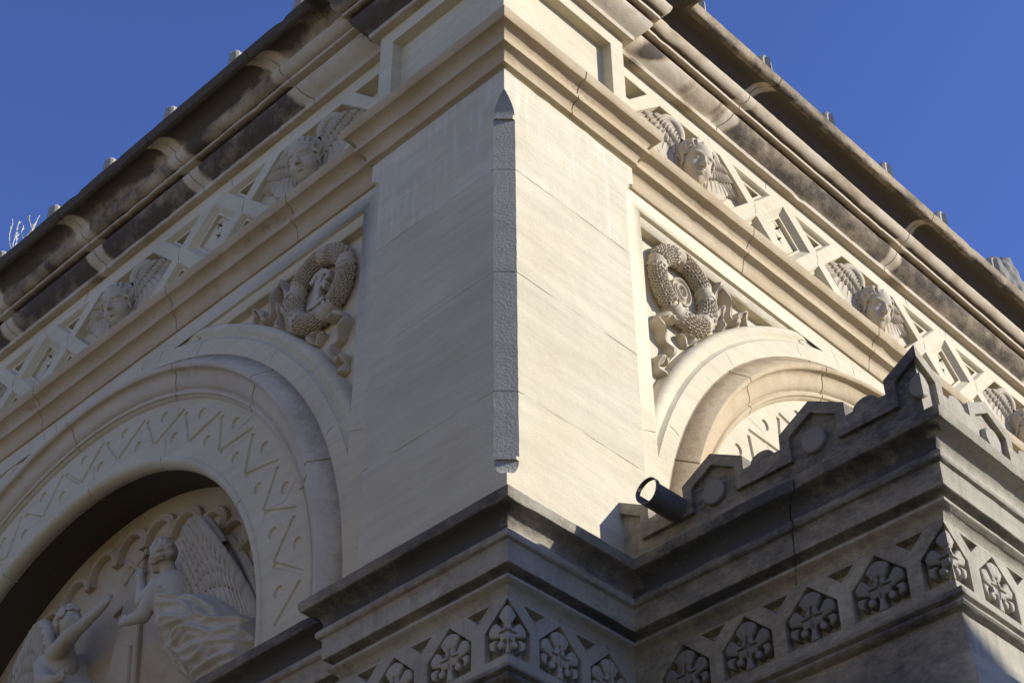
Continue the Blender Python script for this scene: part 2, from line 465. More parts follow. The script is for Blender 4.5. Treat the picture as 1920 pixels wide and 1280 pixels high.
for z in zs:
    h = chamf(z); c = side_ch(z); g_ = .005 if zj.get(z) else (.016 if 10.874 < z < 10.8935 else 0)
    if 7.62 < z < 10.42: h += .0035*nse(z*7, 1, 2)+.003*nse(z*31, 4, 2)
    zo = (lambda q: .011*nse(q*6, 3.3, 1)+.006*nse(q*23, 1.1, 2)) if 10.86 < z < 10.88 else (lambda q: 0)
    e = lambda q: g_*(min(1.6, max(0.0, .45+1.6*nse(q*3.1, z, 2))) if zj.get(z) else 1)
    rowsF['a'].append([(p+.02, W, z), (c+g_, W-g_, z), (g_, W-c-g_, z)]+[(e(k*.06) if k < 24 else g_, (W-c)+(h-(W-c))*k/24, z+zo(k*.06)) for k in range(1, 25)])
    rowsF['b'].append([(g_, h, z), (h*.5+g_*.7, h*.5+g_*.7, z), (h, g_, z)])
    rowsF['c'].append([(h+(W-c-h)*k/24, e(7+k*.06) if k else g_, z+zo(7+k*.06)) for k in range(25)]+[(W-g_, c+g_, z), (W, p+.02, z)])
m_ = MB(); m_.grid(rowsF['a']); m_.grid(rowsF['c'])
sh = m_.build('pilaster', SHAFT, B, 20)
m_ = MB(); m_.grid(rowsF['b'])
link('chamfer', m_.mesh('chamfer', 20), ROUGH, sh)

# capital (wraps the pilaster) and string course (along both walls)
CAP = [(-.02, 11.26), (.178, 11.245), (.186, 11.236), (.176, 11.17), (.166, 11.155), (.150, 11.150), (.125, 11.138), (.105, 11.118), (.092, 11.092), (.088, 11.070), (.090, 11.060),
       (.104, 11.045), (.102, 11.015), (.092, 11.012), (.070, 11.003), (.050, 10.985), (.038, 10.965), (.033, 10.945), (.030, 10.936), (.034, 10.930), (.030, 10.908), (.012, 10.900), (-.02, 10.897)]
STR = [q for q in CAP if q[1] > 10.94]+[(.030, 10.93), (.026, 10.885), (.018, 10.865), (-.02, 10.86)]
ring = [(p, FAR), (p, W), (0, W), (0, 0), (W, 0), (W, p), (FAR, p)]
def st_cap(k, s, e, z): return .30*max(0, nse(s*1.3, k*7, z*6))+(.12 if 11.09 < z < 11.15 else 0)
m_ = MB(); sweep(m_, CAP, ring, seg=(1, 2, 3, 4), joints=[(3, .66)], stain_shade=st_cap); m_.build('capital', OCHRE, B)
for k, js in ((0, [(0, FAR-v) for v in (5.72, 3.83, 2.32)]), (5, [(5, v-W) for v in (2.82, 4.52, 6.3)])):
    m_ = MB()
    pth = [(p, FAR), (p, W-.02)] if k == 0 else [(W-.02, p), (FAR, p)]
    sweep(m_, STR, pth, joints=[(0, s) for (_, s) in js], stain_shade=st_cap)
    m_.build('string_course', OCHRE, B)

# attic block above the capital, with one sunk panel on each face
Wa = 1.335
m_ = MB()
for T in (TL, TR):
    carve(m_, T, 0, [(0, 11.2), (Wa, 11.2), (Wa, 12.34), (0, 12.34)],
          [([(.135, 11.3), (1.19, 11.3), (1.19, 12.14), (.135, 12.14)], [(.012, .085)], None)])
    m_.add([T(Wa, 0, 11.2), T(Wa, p+.02, 11.2), T(Wa, p+.02, 12.34), T(Wa, 0, 12.34)], [(0, 1, 2, 3)])
m_.build('attic_pilaster', LIGHT, B)

# frieze with sunk hexagons, squares on their corner and triangles
def frieze(T):
    recs = []
    zc = 11.815
    for c in (2.33, 4.81, 7.29, 9.77):
        recs.append(([(c-.715, zc), (c-.385, zc-.318), (c+.385, zc-.318), (c+.715, zc), (c+.385, zc+.318), (c-.385, zc+.318)], [(.004, .004), (.016, .085)], None))
    stars = lambda c: [([(c+q*math.cos(a)*(.066 if i % 2 == 0 else .018), zc+dz+(math.sin(a)*(.066 if i % 2 == 0 else .018))) for i, a in enumerate([math.pi/4+k*math.pi/4 for k in range(8)])], [(.001, .05)], None) for q, dz in ((1, 0.0), (1, .125), (1, -.125))]
    for c in (3.57, 6.05, 8.53):
        recs.append(([(c-.325, zc), (c, zc-.325), (c+.325, zc), (c, zc+.325)], [(.004, .004), (.050, .052), (.072, .054), (.074, .085)], stars(c)))
    t = .085
    for c in (1.515, 3.14, 4.0, 5.62, 6.48, 8.1, 8.96):
        if c < 1.6:
            recs.append(([(1.50, 12.15), (1.50, 11.9), (1.56, 11.90), (1.80, 12.15)], [(.004, .004), (.02, .12)], None))
            recs.append(([(1.50, 11.49), (1.80, 11.49), (1.56, 11.73), (1.50, 11.73)], [(.004, .004), (.02, .12)], None))
            continue
        recs.append(([(c-.262, 12.152), (c, 11.892), (c+.262, 12.152)], [(.004, .004), (.024, .045), (.046, .048), (.05, .20)], None))
        recs.append(([(c-.262, 11.482), (c+.262, 11.482), (c, 11.738)], [(.004, .004), (.024, .045), (.046, .048), (.05, .20)], None))
    cr = [([(c, 11.884), (c+.012, 11.81), (c-.004, 11.746)], .009) for c in (3.14, 4.0, 5.62, 6.48)]
    cr += [([(3.36, 12.30), (3.33, 12.165)], .008), ([(5.41, 12.30), (5.46, 12.162)], .012), ([(4.26, 11.30), (4.20, 11.475)], .008), ([(6.10, 12.30), (6.07, 12.16)], .007), ([(2.55, 12.30), (2.60, 12.14)], .006)]
    for i, (q, w_) in enumerate(cr): recs.append((crackline(q, w_, 30+i), [], False))
    m = MB(); carve(m, T, p, [(1.30, 11.2), (FAR, 11.2), (FAR, 12.34), (1.30, 12.34)], recs)
    return m.build('frieze', LIGHT, B, 30)
frieze(TL); frieze(TR)

# cornice, breaking forward over the attic block; black crust between its joints, shade painted into its soffit gaps
COR = [(-.02, 12.288), (.060, 12.290), (.066, 12.294), (.072, 12.328), (.070, 12.338), (.080, 12.352), (.105, 12.372), (.135, 12.402), (.160, 12.437), (.177, 12.472), (.184, 12.500), (.176, 12.516), (.150, 12.524),
       (.142, 12.540), (.150, 12.552), (.218, 12.554), (.225, 12.557), (.228, 12.584), (.222, 12.589), (.200, 12.592), (.196, 12.600), (.236, 12.606), (.266, 12.622), (.287, 12.650), (.298, 12.685), (.302, 12.712), (.296, 12.726), (.300, 12.735), (.318, 12.755), (.338, 12.782), (.362, 12.806), (.395, 12.820), (.430, 12.822),
       (.452, 12.812), (.468, 12.812), (.494, 12.826), (.508, 12.862), (.522, 12.905), (.515, 12.915), (.30, 12.95)]
ringc = [(p, FAR), (p, Wa), (0, Wa), (0, 0), (Wa, 0), (Wa, p), (FAR, p)]
JL = [2.16, 3.60, 5.02, 6.45, 7.9]; JR = [2.55, 4.98, 7.4]
def st_cor(k, s, e, z):
    if k == 0: u = FAR-s; J = JL; left = True
    elif k == 6-0: u = Wa+s; J = JR; left = False
    elif k == 5: u = Wa+s; J = JR; left = False
    elif k in (1, 2): u = 1.34 if k == 1 else Wa-s; J = (.62,); left = True
    else: u = s if k == 3 else 1.34; J = (.9,); left = False
    d = min(abs(u-j) for j in J)
    n1 = nse(u*2.1, 3.3 if left else 8.1, z*5)+.5*nse(u*7, 1.3, z*14)
    open_ = min(1, max(0, (d-(.085 if left else .05)-.05*n1)/.03))     # clean patch beside each joint
    if left and k == 0 and u < 2.16: open_ *= .15 if z < 12.72 else .75
    w = 0
    if left:
        if 12.335 <= z < 12.512: w = .66+.15*n1
        elif 12.512 <= z < 12.553: w = .9  # shade of the gap above the ovolo, painted into the colour
        elif 12.553 <= z < 12.59: w = .30
        elif 12.59 <= z < 12.605: w = .85  # painted shade under the upper round
        elif 12.605 <= z < 12.72: w = .46+.6*(z-12.62)+.2*n1
        elif 12.72 <= z < 12.83 and e < .46: w = .50+3.2*(z-12.72)+.3*n1
        elif z < 12.335: w = .22+.5*max(0, nse(u*3, 5, 1))
        else: return .82+.2*n1
    else:
        if 12.335 <= z < 12.512:
            if u > 2.45: w = .58+.12*n1  # brown stain with shade painted in along this stretch
            else: w = -.05+1.5*max(0, nse(u*4.5, 1.7, z*6))+(.35 if 2.1 < u < 2.4 else 0)
        elif 12.512 <= z < 12.553: w = .75  # sunlit side: gap shade painted in as well
        elif 12.553 <= z < 12.59: w = .05
        elif 12.59 <= z < 12.612: w = .75  # dark underside painted as shade
        elif 12.612 <= z < 12.72: w = .16+.22*n1
        elif 12.72 <= z < 12.83 and e < .44: w = .95
        elif z < 12.335: w = .10+.6*max(0, nse(u*3, 5, 1))
        else: return .40+.22*n1+(.2 if z < 12.85 else 0)
    return w*open_ + .12*n1
m_ = MB(); sweep(m_, COR, ringc, step=.03, joints=[(0, FAR-v) for v in JL]+[(5, v-Wa) for v in JR], stain_shade=st_cor, amp=.003, chip=.010)
m_.build('cornice', CORN, B, 40)
m_ = MB(); m_.add([(-.3, -.3, 12.95), (FAR, -.3, 12.95), (FAR, FAR, 12.95), (-.3, FAR, 12.95)], [(0, 1, 2, 3)])
m_.build('roof', BASE, B)

# walls with the sunk spandrels, arch mouldings
zt_ = 10.70; us = 1.583; R1, R2 = 3.44, 3.605
def wall(T):
    def arc(r, a0, a1, n): return [(AC-r*math.cos(a0+(a1-a0)*i/n), AZ+r*math.sin(a0+(a1-a0)*i/n)) for i in range(n+1)]
    a0 = math.acos((AC-us)/R1); a1 = math.asin((zt_-AZ)/R1)
    sp = [(us, zt_)]+arc(R1, a0, a1, 40)
    sp2 = [(2*AC-q[0], q[1]) for q in sp]
    Rc = 3.30
    arch = [(AC-Rc, 7.0)]+arc(Rc, 0, math.pi, 90)+[(AC+Rc, 7.0)]
    outer = [(1.30, 7.0), (AC-Rc, 7.0)]+arc(Rc, 0, math.pi, 90)+[(AC+Rc, 7.0), (FAR, 7.0), (FAR, 10.9), (1.30, 10.9)]
    m = MB()
    cr = [crackline([(1.56, 8.62), (1.50, 8.70), (1.47, 8.86), (1.55, 9.0)][::-1] if False else [(1.44, 8.60), (1.58, 8.66)], .008, 1),
          crackline([(3.52, 10.83), (3.60, 10.3+.14), (3.66, 10.40)][:2] if False else [(3.98, 10.84), (4.06, 10.66)], .007, 2),
          crackline([(5.72, 10.84), (5.66, 10.715)], .007, 3)]
    cr += [crackline([(AC-r*math.cos(math.radians(a_)), AZ+r*math.sin(math.radians(a_))) for r in (3.312, 3.37, 3.43)], .007, 40+a_) for a_ in (24, 46, 66, 88, 112, 136)]
    cr += [crackline([(AC-r*math.cos(math.radians(a_)), AZ+r*math.sin(math.radians(a_))) for r in (3.32, 3.38, 3.46)], .008, 60+a_) for a_ in (80, 101)]
    flat(m, T, p, outer, [sp, sp2]+cr)
    # spandrel sides, frame moulding along the top, floor
    for mir in (0, 1):
        X = (lambda u: 2*AC-u) if mir else (lambda u: u)
        TT = lambda u, d, z: T(X(u), d, z)
        # rounded ring edge around the arch, from r=R1 at wall face to R2 at the floor
        rp = [(R1, p), (3.452, .158), (3.468, .170), (3.488, .168), (3.505, .156), (3.530, .148), (3.556, .152), (3.574, .165), (3.588, .190), (3.597, .225), (R2, .25)]
        rows = []
        n = 70
        for i in range(n+1):
            row = []
            for (r, d) in rp:
                b0 = math.acos((AC-us)/r); b1 = math.asin((zt_-AZ)/r); a = b0+(b1-b0)*i/n
                row.append(TT(AC-r*math.cos(a), d+.002*nse(r*9, a*14, mir), AZ+r*math.sin(a)))
            rows.append(row)
        m.grid(rows)
        # left reveal
        m.add([TT(us, p, 8.4), TT(us, p, zt_), TT(us+.008, .25, zt_), TT(us+.008, .25, 8.4)], [(0, 1, 2, 3)])
        # frame along the top
        fp = [(zt_, p), (zt_-.006, .168), (zt_-.022, .170), (zt_-.032, .160), (zt_-.085, .172), (zt_-.098, .184), (zt_-.100, .25)]
        rows = []
        for i in range(41):
            u = us+(3.62-us)*i/40
            rows.append([TT(u, d+.0015*nse(u*9, z*20, 3), z) for (z, d) in fp])
        m.grid(rows)
        flat(m, TT, .25, [(us, zt_)]+arc(3.52, math.acos((AC-us)/3.52), math.asin((zt_-AZ)/3.52), 40))
    w = m.build('facade_wall', LIGHT, B, 30)
    # hood moulding
    hp = [(3.31, .150), (3.286, .149), (3.183, .032), (3.176, .030), (3.152, .040), (3.146, .048), (3.146, .066), (3.138, .086), (3.122, .098), (3.095, .106), (3.060, .117), (3.034, .132), (3.018, .150), (3.014, .160), (3.006, .160), (2.998, .150), (2.984, .147), (2.972, .153), (2.968, .170), (2.955, .178), (2.945, .200)]
    def st_h(s, r, d):
        if r > 3.184: return .44+.25*nse(s[1]*.05 if s[0] == 'arc' else s[2], 3, 7)
        return .30*max(0, nse(s[1]*.07 if s[0] == 'arc' else s[2], r*8, 2)) + (.1 if 3.0 < r < 3.15 else 0)
    m = MB(); arch_sweep(m, T, hp, AC, AZ, 7.185, joints=(20, 44.5, 68, 95, 120, 143, 166), stain_shade=st_h)
    m.build('hood_moulding', OCHRE if T is TR else LIGHT2, B, 40)
    # zigzag band
    def pol(a, r): a = math.radians(a); return (AC-r*math.cos(a), AZ+r*math.sin(a))
    ri, ro = 2.45, 2.955
    outline = [(AC-ro, 7.0)]+[pol(180*i/110, ro) for i in range(111)]+[(AC+ro, 7.0), (AC+ri, 7.0)]+[pol(180-180*i/110, ri) for i in range(111)]+[(AC-ri, 7.0)]
    recs = []
    def groove(a, b, w):
        a = Vector(a); b = Vector(b); t = (b-a).normalized(); nn = Vector((-t.y, t.x))*w*.5
        a = a+t*.012; b = b-t*.016
        return ([tuple(a+nn), tuple(a-nn), tuple(b-nn*.8), tuple(b+nn*.8)], [(w*.42, .034)], None)
    for k in range(-1, 16):
        ao = 7.4+11.52*k
        o_ = pol(ao, 2.875); i1 = pol(ao+5.76, 2.575); i0 = pol(ao-5.76, 2.575)
        if 3 < ao < 177:
            recs.append(groove(i1, o_, .050))
            recs.append(groove((o_[0]*.9+i0[0]*.1, o_[1]*.9+i0[1]*.1), i0, .042))
            for (aa, rr) in ((ao, 2.615), (ao+5.76, 2.822)):
                if not 1 < aa < 179: continue
                cc = pol(aa, rr)
                circ = [(cc[0]+.050*math.cos(q)*.9, cc[1]+.050*math.sin(q)) for q in [2*math.pi*i/14 for i in range(14)]]
                recs.append((circ, [(.006, .016), (.022, .032)], None))
    for k in (23.2, 45.0, 67.0, 90.2, 118, 141, 160):
        recs.append((crackline([pol(k+.9*math.sin(i*1.7+k), 2.462+(2.948-2.462)*i/6) for i in range(7)], .006, int(k)), [], False))
    m = MB(); carve(m, T, .20, outline, recs)
    flat(m, T, .215, outline)
    m.build('zigzag_band', LIGHT, B, 25)
    # inner roll and intrados
    ip = [(2.46, .205), (2.452, .192), (2.442, .184), (2.426, .183), (2.405, .192), (2.388, .212), (2.378, .240), (2.376, .268), (2.382, .290), (2.392, .30), (2.400, .32)]
    m = MB(); arch_sweep(m, T, ip, AC, AZ, 7.1, joints=(32, 66, 90, 118, 150)); m.build('arch_roll', LIGHT, B, 50)
    m = MB(); arch_sweep(m, T, [(2.400, .315), (2.41, .45), (2.42, .60), (2.43, .75)], AC, AZ, 7.0, stain_shade=lambda s, r, d: .75); m.build('arch_soffit', CORN, B, 50)
    return w
LIGHT2 = stone('warm limestone', (.54, .48, .385), (.61, .56, .465), strata=.1, blotch=.35, blotch_col=(.47, .36, .22), cstain=(.10, .095, .09), halo_k=.3)
wall(TL); wall(TR)

# tympanum: back slab, pendant scallop arcade following the arch, tapering cross shaft
def tympanum(T, full):
    m = MB(); dT = .70
    out = [(AC-2.46, 7.0)]+[(AC-2.46*math.cos(math.pi*i/60), AZ+2.46*math.sin(math.pi*i/60)) for i in range(61)]+[(AC+2.46, 7.0)]
    flat(m, T, dT, out)
    t = m.build('tympanum', TYMP, B)
    if not full: return t
    # scallops
    m = MB(); n = 15
    for k in range(n):
        th = math.radians(12+156*(k+.5)/n); rr = 2.06
        c = Vector((AC-rr*math.cos(th), AZ+rr*math.sin(th)))
        rad = Vector((-math.cos(th), math.sin(th))); tan = Vector((math.sin(th), math.cos(th)))
        rows = []
        for i in range(15):
            a = math.pi*i/14
            row = []
            for (q, d) in ((.215, .70), (.212, .655), (.20, .645), (.185, .660), (.165, .640), (.15, .638), (.142, .65), (.138, .70)):
                v = c+tan*(q*math.cos(a))+rad*(q*math.sin(a)*.95)
                row.append(T(v.x, d, v.y))
            rows.append(row)
        # short pendant stem at each springing
        for sgn, lst in ((1, rows[0]), (-1, rows[-1])): pass
        end0 = [tuple(Vector(q)+Vector(T(-rad.x*.06, 0, -rad.y*.06))) for q in rows[0]]
        end1 = [tuple(Vector(q)+Vector(T(-rad.x*.06, 0, -rad.y*.06))) for q in rows[-1]]
        m.grid([end0]+rows+[end1])
        for e_ in (end0, end1): m.add(e_, [tuple(range(len(e_)))])
    link('scallop_arcade', m.mesh('scallop_arcade', 40), TYMP, t)
    # tapering shaft with a small cross arm, carved in low relief
    m = MB()
    def slab(poly, d0, d1, bev=.012):
        o = ccw(poly); i_ = inset(o, bev); nn = len(o)
        a = [T(q[0], d0, q[1]) for q in o]; b_ = [T(q[0], d1+bev, q[1]) for q in o]; c_ = [T(q[0], d1, q[1]) for q in i_]
        m.add(a+b_+c_, [(i, (i+1) % nn, nn+(i+1) % nn, nn+i) for i in range(nn)]+[(nn+i, nn+(i+1) % nn, 2*nn+(i+1) % nn, 2*nn+i) for i in range(nn)])
        flat(m, T, d1, i_)
    slab([(4.80, 9.36), (4.66, 9.36), (4.40, 7.1), (5.05, 7.1)], .70, .655)
    slab([(4.90, 9.36), (4.87, 9.39), (4.60, 9.17), (4.63, 9.14)], .665, .645, .008)
    slab([(4.62, 9.38), (4.59, 9.35), (4.86, 9.13), (4.89, 9.16)], .660, .642, .008)
    slab([(4.98, 8.96), (4.80, 9.02), (4.80, 8.97), (4.98, 8.91)], .70, .66, .008)
    slab([(4.76, 8.55), (4.62, 8.50), (4.50, 7.4), (4.70, 7.4)], .66, .635)
    link('carved_cross', m.mesh('carved_cross', 30), TYMP, t)
    return t
tympanum(TL, True); tympanum(TR, False)

# ------------------------------------------------------------------ base entablature (pedestal of the building, then the porch)
ENT = [(-.05, 7.195), (.195, 7.178), (.201, 7.168), (.196, 7.135), (.188, 7.112), (.172, 7.104), (.140, 7.093), (.112, 7.075), (.094, 7.050), (.086, 7.022), (.086, 7.008), (.112, 6.974), (.118, 6.964), (.117, 6.944), (.110, 6.932), (.092, 6.924), (.086, 6.910),
       (.082, 6.795), (.076, 6.789), (.048, 6.780), (.030, 6.768), (.030, 6.745), (.050, 6.742), (.056, 6.738), (.058, 6.722), (.052, 6.714), (.030, 6.704), (.012, 6.685), (.003, 6.660), (.0005, 6.652)]
LEDGE = [(.0005, 6.262), (.012, 6.240), (.040, 6.226), (.052, 6.218), (.052, 6.186), (.040, 6.178), (.028, 6.172), (.040, 6.160), (.044, 6.146), (.034, 6.132), (.012, 6.124), (.001, 6.118), (.001, 5.90), (.006, 5.885), (.030, 5.872), (.036, 5.86), (.036, 5.1), (.036, 1.2), (.2, 1.0), (.2, 0)]
path = [(p, FAR), (p, W), (0, W), (0, 0), (bx, 0), (bx, by), (FAR, by)]
def st_ent(k, s, e, z):
    if k == 5: return .06+.30*nse(s*1.7, z*5, 9)+(.25 if z > 7.11 else 0)+(.3 if 6.74 < z < 6.79 else 0)
    n1 = nse(s*1.7+k*5, z*4, 2.2)
    if z > 7.11: v = .52
    elif z > 6.98: v = .80
    elif z > 6.93: v = .30
    elif z > 6.79: v = .16
    elif z > 6.745: v = .75
    elif z > 6.2: v = .10
    elif z > 6.12: v = .45
    else: v = .2
    if k in (0, 1, 2) and 6.7 < z < 7.0 : v *= .8
    if k == 3 and z > 6.93: v *= .55
    if k == 4: v = .36+.5*v
    return v+.45*n1
m_ = MB(); jt = [(2, .62), (3, .5)]
sweep(m_, ENT, path, seg=(0, 1, 2, 3), stain_shade=st_ent, amp=.003, chip=.012)
m_.build('base_cornice', BASE, B, 35)
m_ = MB(); sweep(m_, LEDGE, path, seg=(0, 1, 2, 3), stain_shade=st_ent); m_.build('base_wall', BASE, B, 35)

PO = thing('entrance_porch', (5, -1, 0), 'dark sooty stone porch with battlemented cresting standing in front of the sunlit wall', 'porch')
m_ = MB(); sweep(m_, ENT, path, seg=(4, 5), stain_shade=st_ent, amp=.003, chip=.010, joints=[(4, 1.13), (5, 1.1)]); m_.build('porch_cornice', PORCH, PO, 35)
m_ = MB(); sweep(m_, LEDGE, path, seg=(4, 5), stain_shade=st_ent); m_.build('porch_wall', PORCH, PO, 35)
m_ = MB(); m_.add([(bx, .1, 7.19), (bx, by, 7.19), (FAR, by, 7.19), (FAR, .1, 7.19)], [(0, 1, 2, 3)]); m_.build('porch_roof', PORCH, PO)

# sunk niches (house-shaped) with leaf motifs, and small triangles between
ND = .060
def niche(c): return [(c-.172, 6.297), (c+.172, 6.297), (c+.172, 6.480), (c, 6.634), (c-.172, 6.480)]
def tri(c): return [(c-.088, 6.638), (c, 6.556), (c+.088, 6.638)]
def frieze_niches(T, d, u0, u1, corners, centres, tris, name, mat, parent, stn=0.0):
    """corners: list of u where a half niche wraps an outer corner (u0 or u1)"""
    m = MB(); sgn_holes = []
    lo, hi = 6.245, 6.668
    out = []
    # outline, notched where a niche wraps the corner
    if u0 in corners: left = [(u0, hi), (u0, 6.634), (u0+.172, 6.480), (u0+.172, 6.297), (u0, 6.297), (u0, lo)]
    else: left = [(u0, hi), (u0, lo)]
    if u1 in corners: right = [(u1, lo), (u1, 6.297), (u1-.172, 6.297), (u1-.172, 6.480), (u1, 6.634), (u1, hi)]
    else: right = [(u1, lo), (u1, hi)]
    recs = [(niche(c), [(.003, .003), (.006, ND)], None) for c in centres]+[(tri(c), [(.002, .002), (.010, .05)], None) for c in tris]
    carve(m, T, d, left+right, recs)
    for cu, s in [(c, 1 if c == u0 else -1) for c in corners]:
        ol = [(cu, 6.634), (cu+s*.172, 6.480), (cu+s*.172, 6.297), (cu, 6.297)]
        for a, b in zip(ol[:-1], ol[1:]):
            m.add([T(a[0], d, a[1]), T(b[0], d, b[1]), T(b[0]+(s*ND if b[0] == cu else 0), d+ND, b[1]), T(a[0]+(s*ND if a[0] == cu else 0), d+ND, a[1])], [(0, 1, 2, 3)])
        flat(m, T, d+ND, ccw([(cu+s*ND, 6.634-.0), (cu+s*.172, 6.480), (cu+s*.172, 6.297), (cu+s*ND, 6.297)]))
    m.st = [stn+.3*nse(*[q*2.3 for q in v]) for v in m.v]
    return m.build(name, mat, parent, 30)
PN = .445
fzL = frieze_niches(TL, 0, 0, W, [0], [PN, 2*PN, 3*PN-.03] if False else [PN, 2*PN], [PN*.5, PN*1.5, PN*2.5], 'base_frieze', BASE, B)
fzR = frieze_niches(TR, 0, 0, bx, [0], [PN*.93, PN*1.85], [PN*.47, PN*1.4], 'base_frieze', BASE, B)
TP = lambda u, d, z: (bx+d, u, z)
TPF = lambda u, d, z: (u, by+d, z)
m_ = MB(); flat(m_, TL, p, [(W, 6.24), (FAR, 6.24), (FAR, 6.67), (W, 6.67)]); m_.build('base_frieze', BASE, B)
pc = [-2.06+PN*.96*k for k in (1, 2, 3, 4)]
fpL = frieze_niches(TP, 0, by, 0, [by], pc, [-2.06+PN*.96*(k+.5) for k in range(4)], 'porch_frieze', PORCH, PO, .34)
fpR = frieze_niches(TPF, 0, bx, FAR, [bx], [bx+PN*k for k in range(1, 16)], [bx+PN*(k+.5) for k in range(16)], 'porch_frieze', PORCH, PO, .0)

def motif(X, Y, Z):
    ax = np.abs(X)
    d = np.full(X.shape, 9.0, np.float32)
    for (cx, cy, r) in ((.026, .100, .046), (0, .118, .040), (.098, .026, .050), (.084, -.008, .054), (.108, -.048, .038), (.070, -.070, .040)):
        d = smin(d, np.sqrt((ax-cx)**2+(Y-cy)**2)-r, .012)
    d = smin(d, np.sqrt(X**2+(Y-.0)**2)-.055, .02)
    stem = np.maximum(ax-(.016+.25*np.maximum(-.09-Y, 0)), np.maximum(Y-.02, -.135-Y)); d = smin(d, stem, .008)
    # hooked grooves beside the stem, drop holes between the lobes, star at the middle
    d = smax(d, -(np.abs(np.sqrt((ax-.062)**2+(Y+.068)**2)-.034)-.011+1.0*(Y > -.05)*(ax < .06)), .006)
    d = smax(d, -cap(ax, Y, Z*0, (.046, .036, 0), (.074, .080, 0), .010, .017), .006)
    d = smax(d, -cap(ax, Y, Z*0, (.085, -.022, 0), (.135, -.014, 0), .004, .010), .006)
    top = .060-.5*np.minimum(np.minimum(np.abs(Y-.0)+.03, 9), .05)*0-.002*np.cos(np.arctan2(X, Y+1e-6)*16)
    f = smax(d, Z-top, .018)
    f = smax(f, -(np.minimum(np.sqrt(np.minimum(ax, 9)**2+Z*0+0)*1.0+.12*np.abs(Y), np.abs(Y)+.12*ax)-.012+np.where(np.sqrt(X**2+Y**2) > .07, 1, 0)-(Z-.030)*0)*1.0-np.where(Z > .040, 0, 1), .004)
    return np.maximum(f, -.012-Z)
mot = sd_mesh('leaf_motif', motif, (-.165, -.16, -.018), (.165, .175, .074), .006)
CARVB = stone('carved base limestone', (.36, .335, .29), (.44, .41, .355), strata=.1, gscale=120, gbump=.002, blotch=.25, blotch_col=(.22, .19, .15))
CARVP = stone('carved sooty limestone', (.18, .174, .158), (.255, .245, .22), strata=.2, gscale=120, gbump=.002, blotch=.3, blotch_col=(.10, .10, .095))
def place_local(name, me, mat, parent, T, u, d, z, sx=1):
    """mesh modelled facing +Z, X right, Y up -> put on a facade"""
    o = bpy.data.objects.new(name, me); COL.objects.link(o)
    if not me.materials: me.materials.append(mat)
    o.material_slots[0].link = 'OBJECT'; o.material_slots[0].material = mat
    org = Vector(T(u, d, z)); outw = (Vector(T(u, d-1, z))-org); upv = Vector((0, 0, 1)); xr = upv.cross(outw)
    R = Matrix((xr*sx, upv, outw)).transposed().to_4x4(); R.translation = org
    if parent is not None:
        o.parent = parent
        if parent.type == 'EMPTY': o.matrix_parent_inverse = Matrix.Translation(-Vector(parent.location))
    o.matrix_basis = R
    return o
for c in (PN, 2*PN): place_local('leaf_carving', mot, CARVB, fzL, TL, c, ND, 6.440)
for c in (PN*.93, PN*1.85): place_local('leaf_carving', mot, CARVB, fzR, TR, c, ND, 6.440)
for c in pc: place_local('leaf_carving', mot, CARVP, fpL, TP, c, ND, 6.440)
for k in range(1, 6): place_local('leaf_carving', mot, CARVB, fpR, TPF, bx+PN*k, ND, 6.440)
# the motif folded round an outer corner: split into two halves, each on its own face
def half(me, sgn, dep, nm):
    bm = bmesh.new(); bm.from_mesh(me)
    bmesh.ops.bisect_plane(bm, geom=bm.verts[:]+bm.edges[:]+bm.faces[:], plane_co=(sgn*dep, 0, 0), plane_no=(-sgn, 0, -1), clear_outer=True)
    n = bpy.data.meshes.new(nm); bm.to_mesh(n); bm.free()
    n.polygons.foreach_set('use_smooth', [True]*len(n.polygons)); n.set_sharp_from_angle(angle=math.radians(35)); return n
hp_, hm_ = half(mot, 1, ND, 'leaf_motif_half'), half(mot, -1, ND, 'leaf_motif_half')
place_local('leaf_carving', hm_, CARVB, fzL, TL, 0, ND, 6.440)
place_local('leaf_carving', hp_, CARVB, fzR, TR, 0, ND, 6.440)
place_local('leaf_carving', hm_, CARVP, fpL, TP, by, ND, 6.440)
place_local('leaf_carving', hp_, CARVB, fpR, TPF, bx, ND, 6.440)

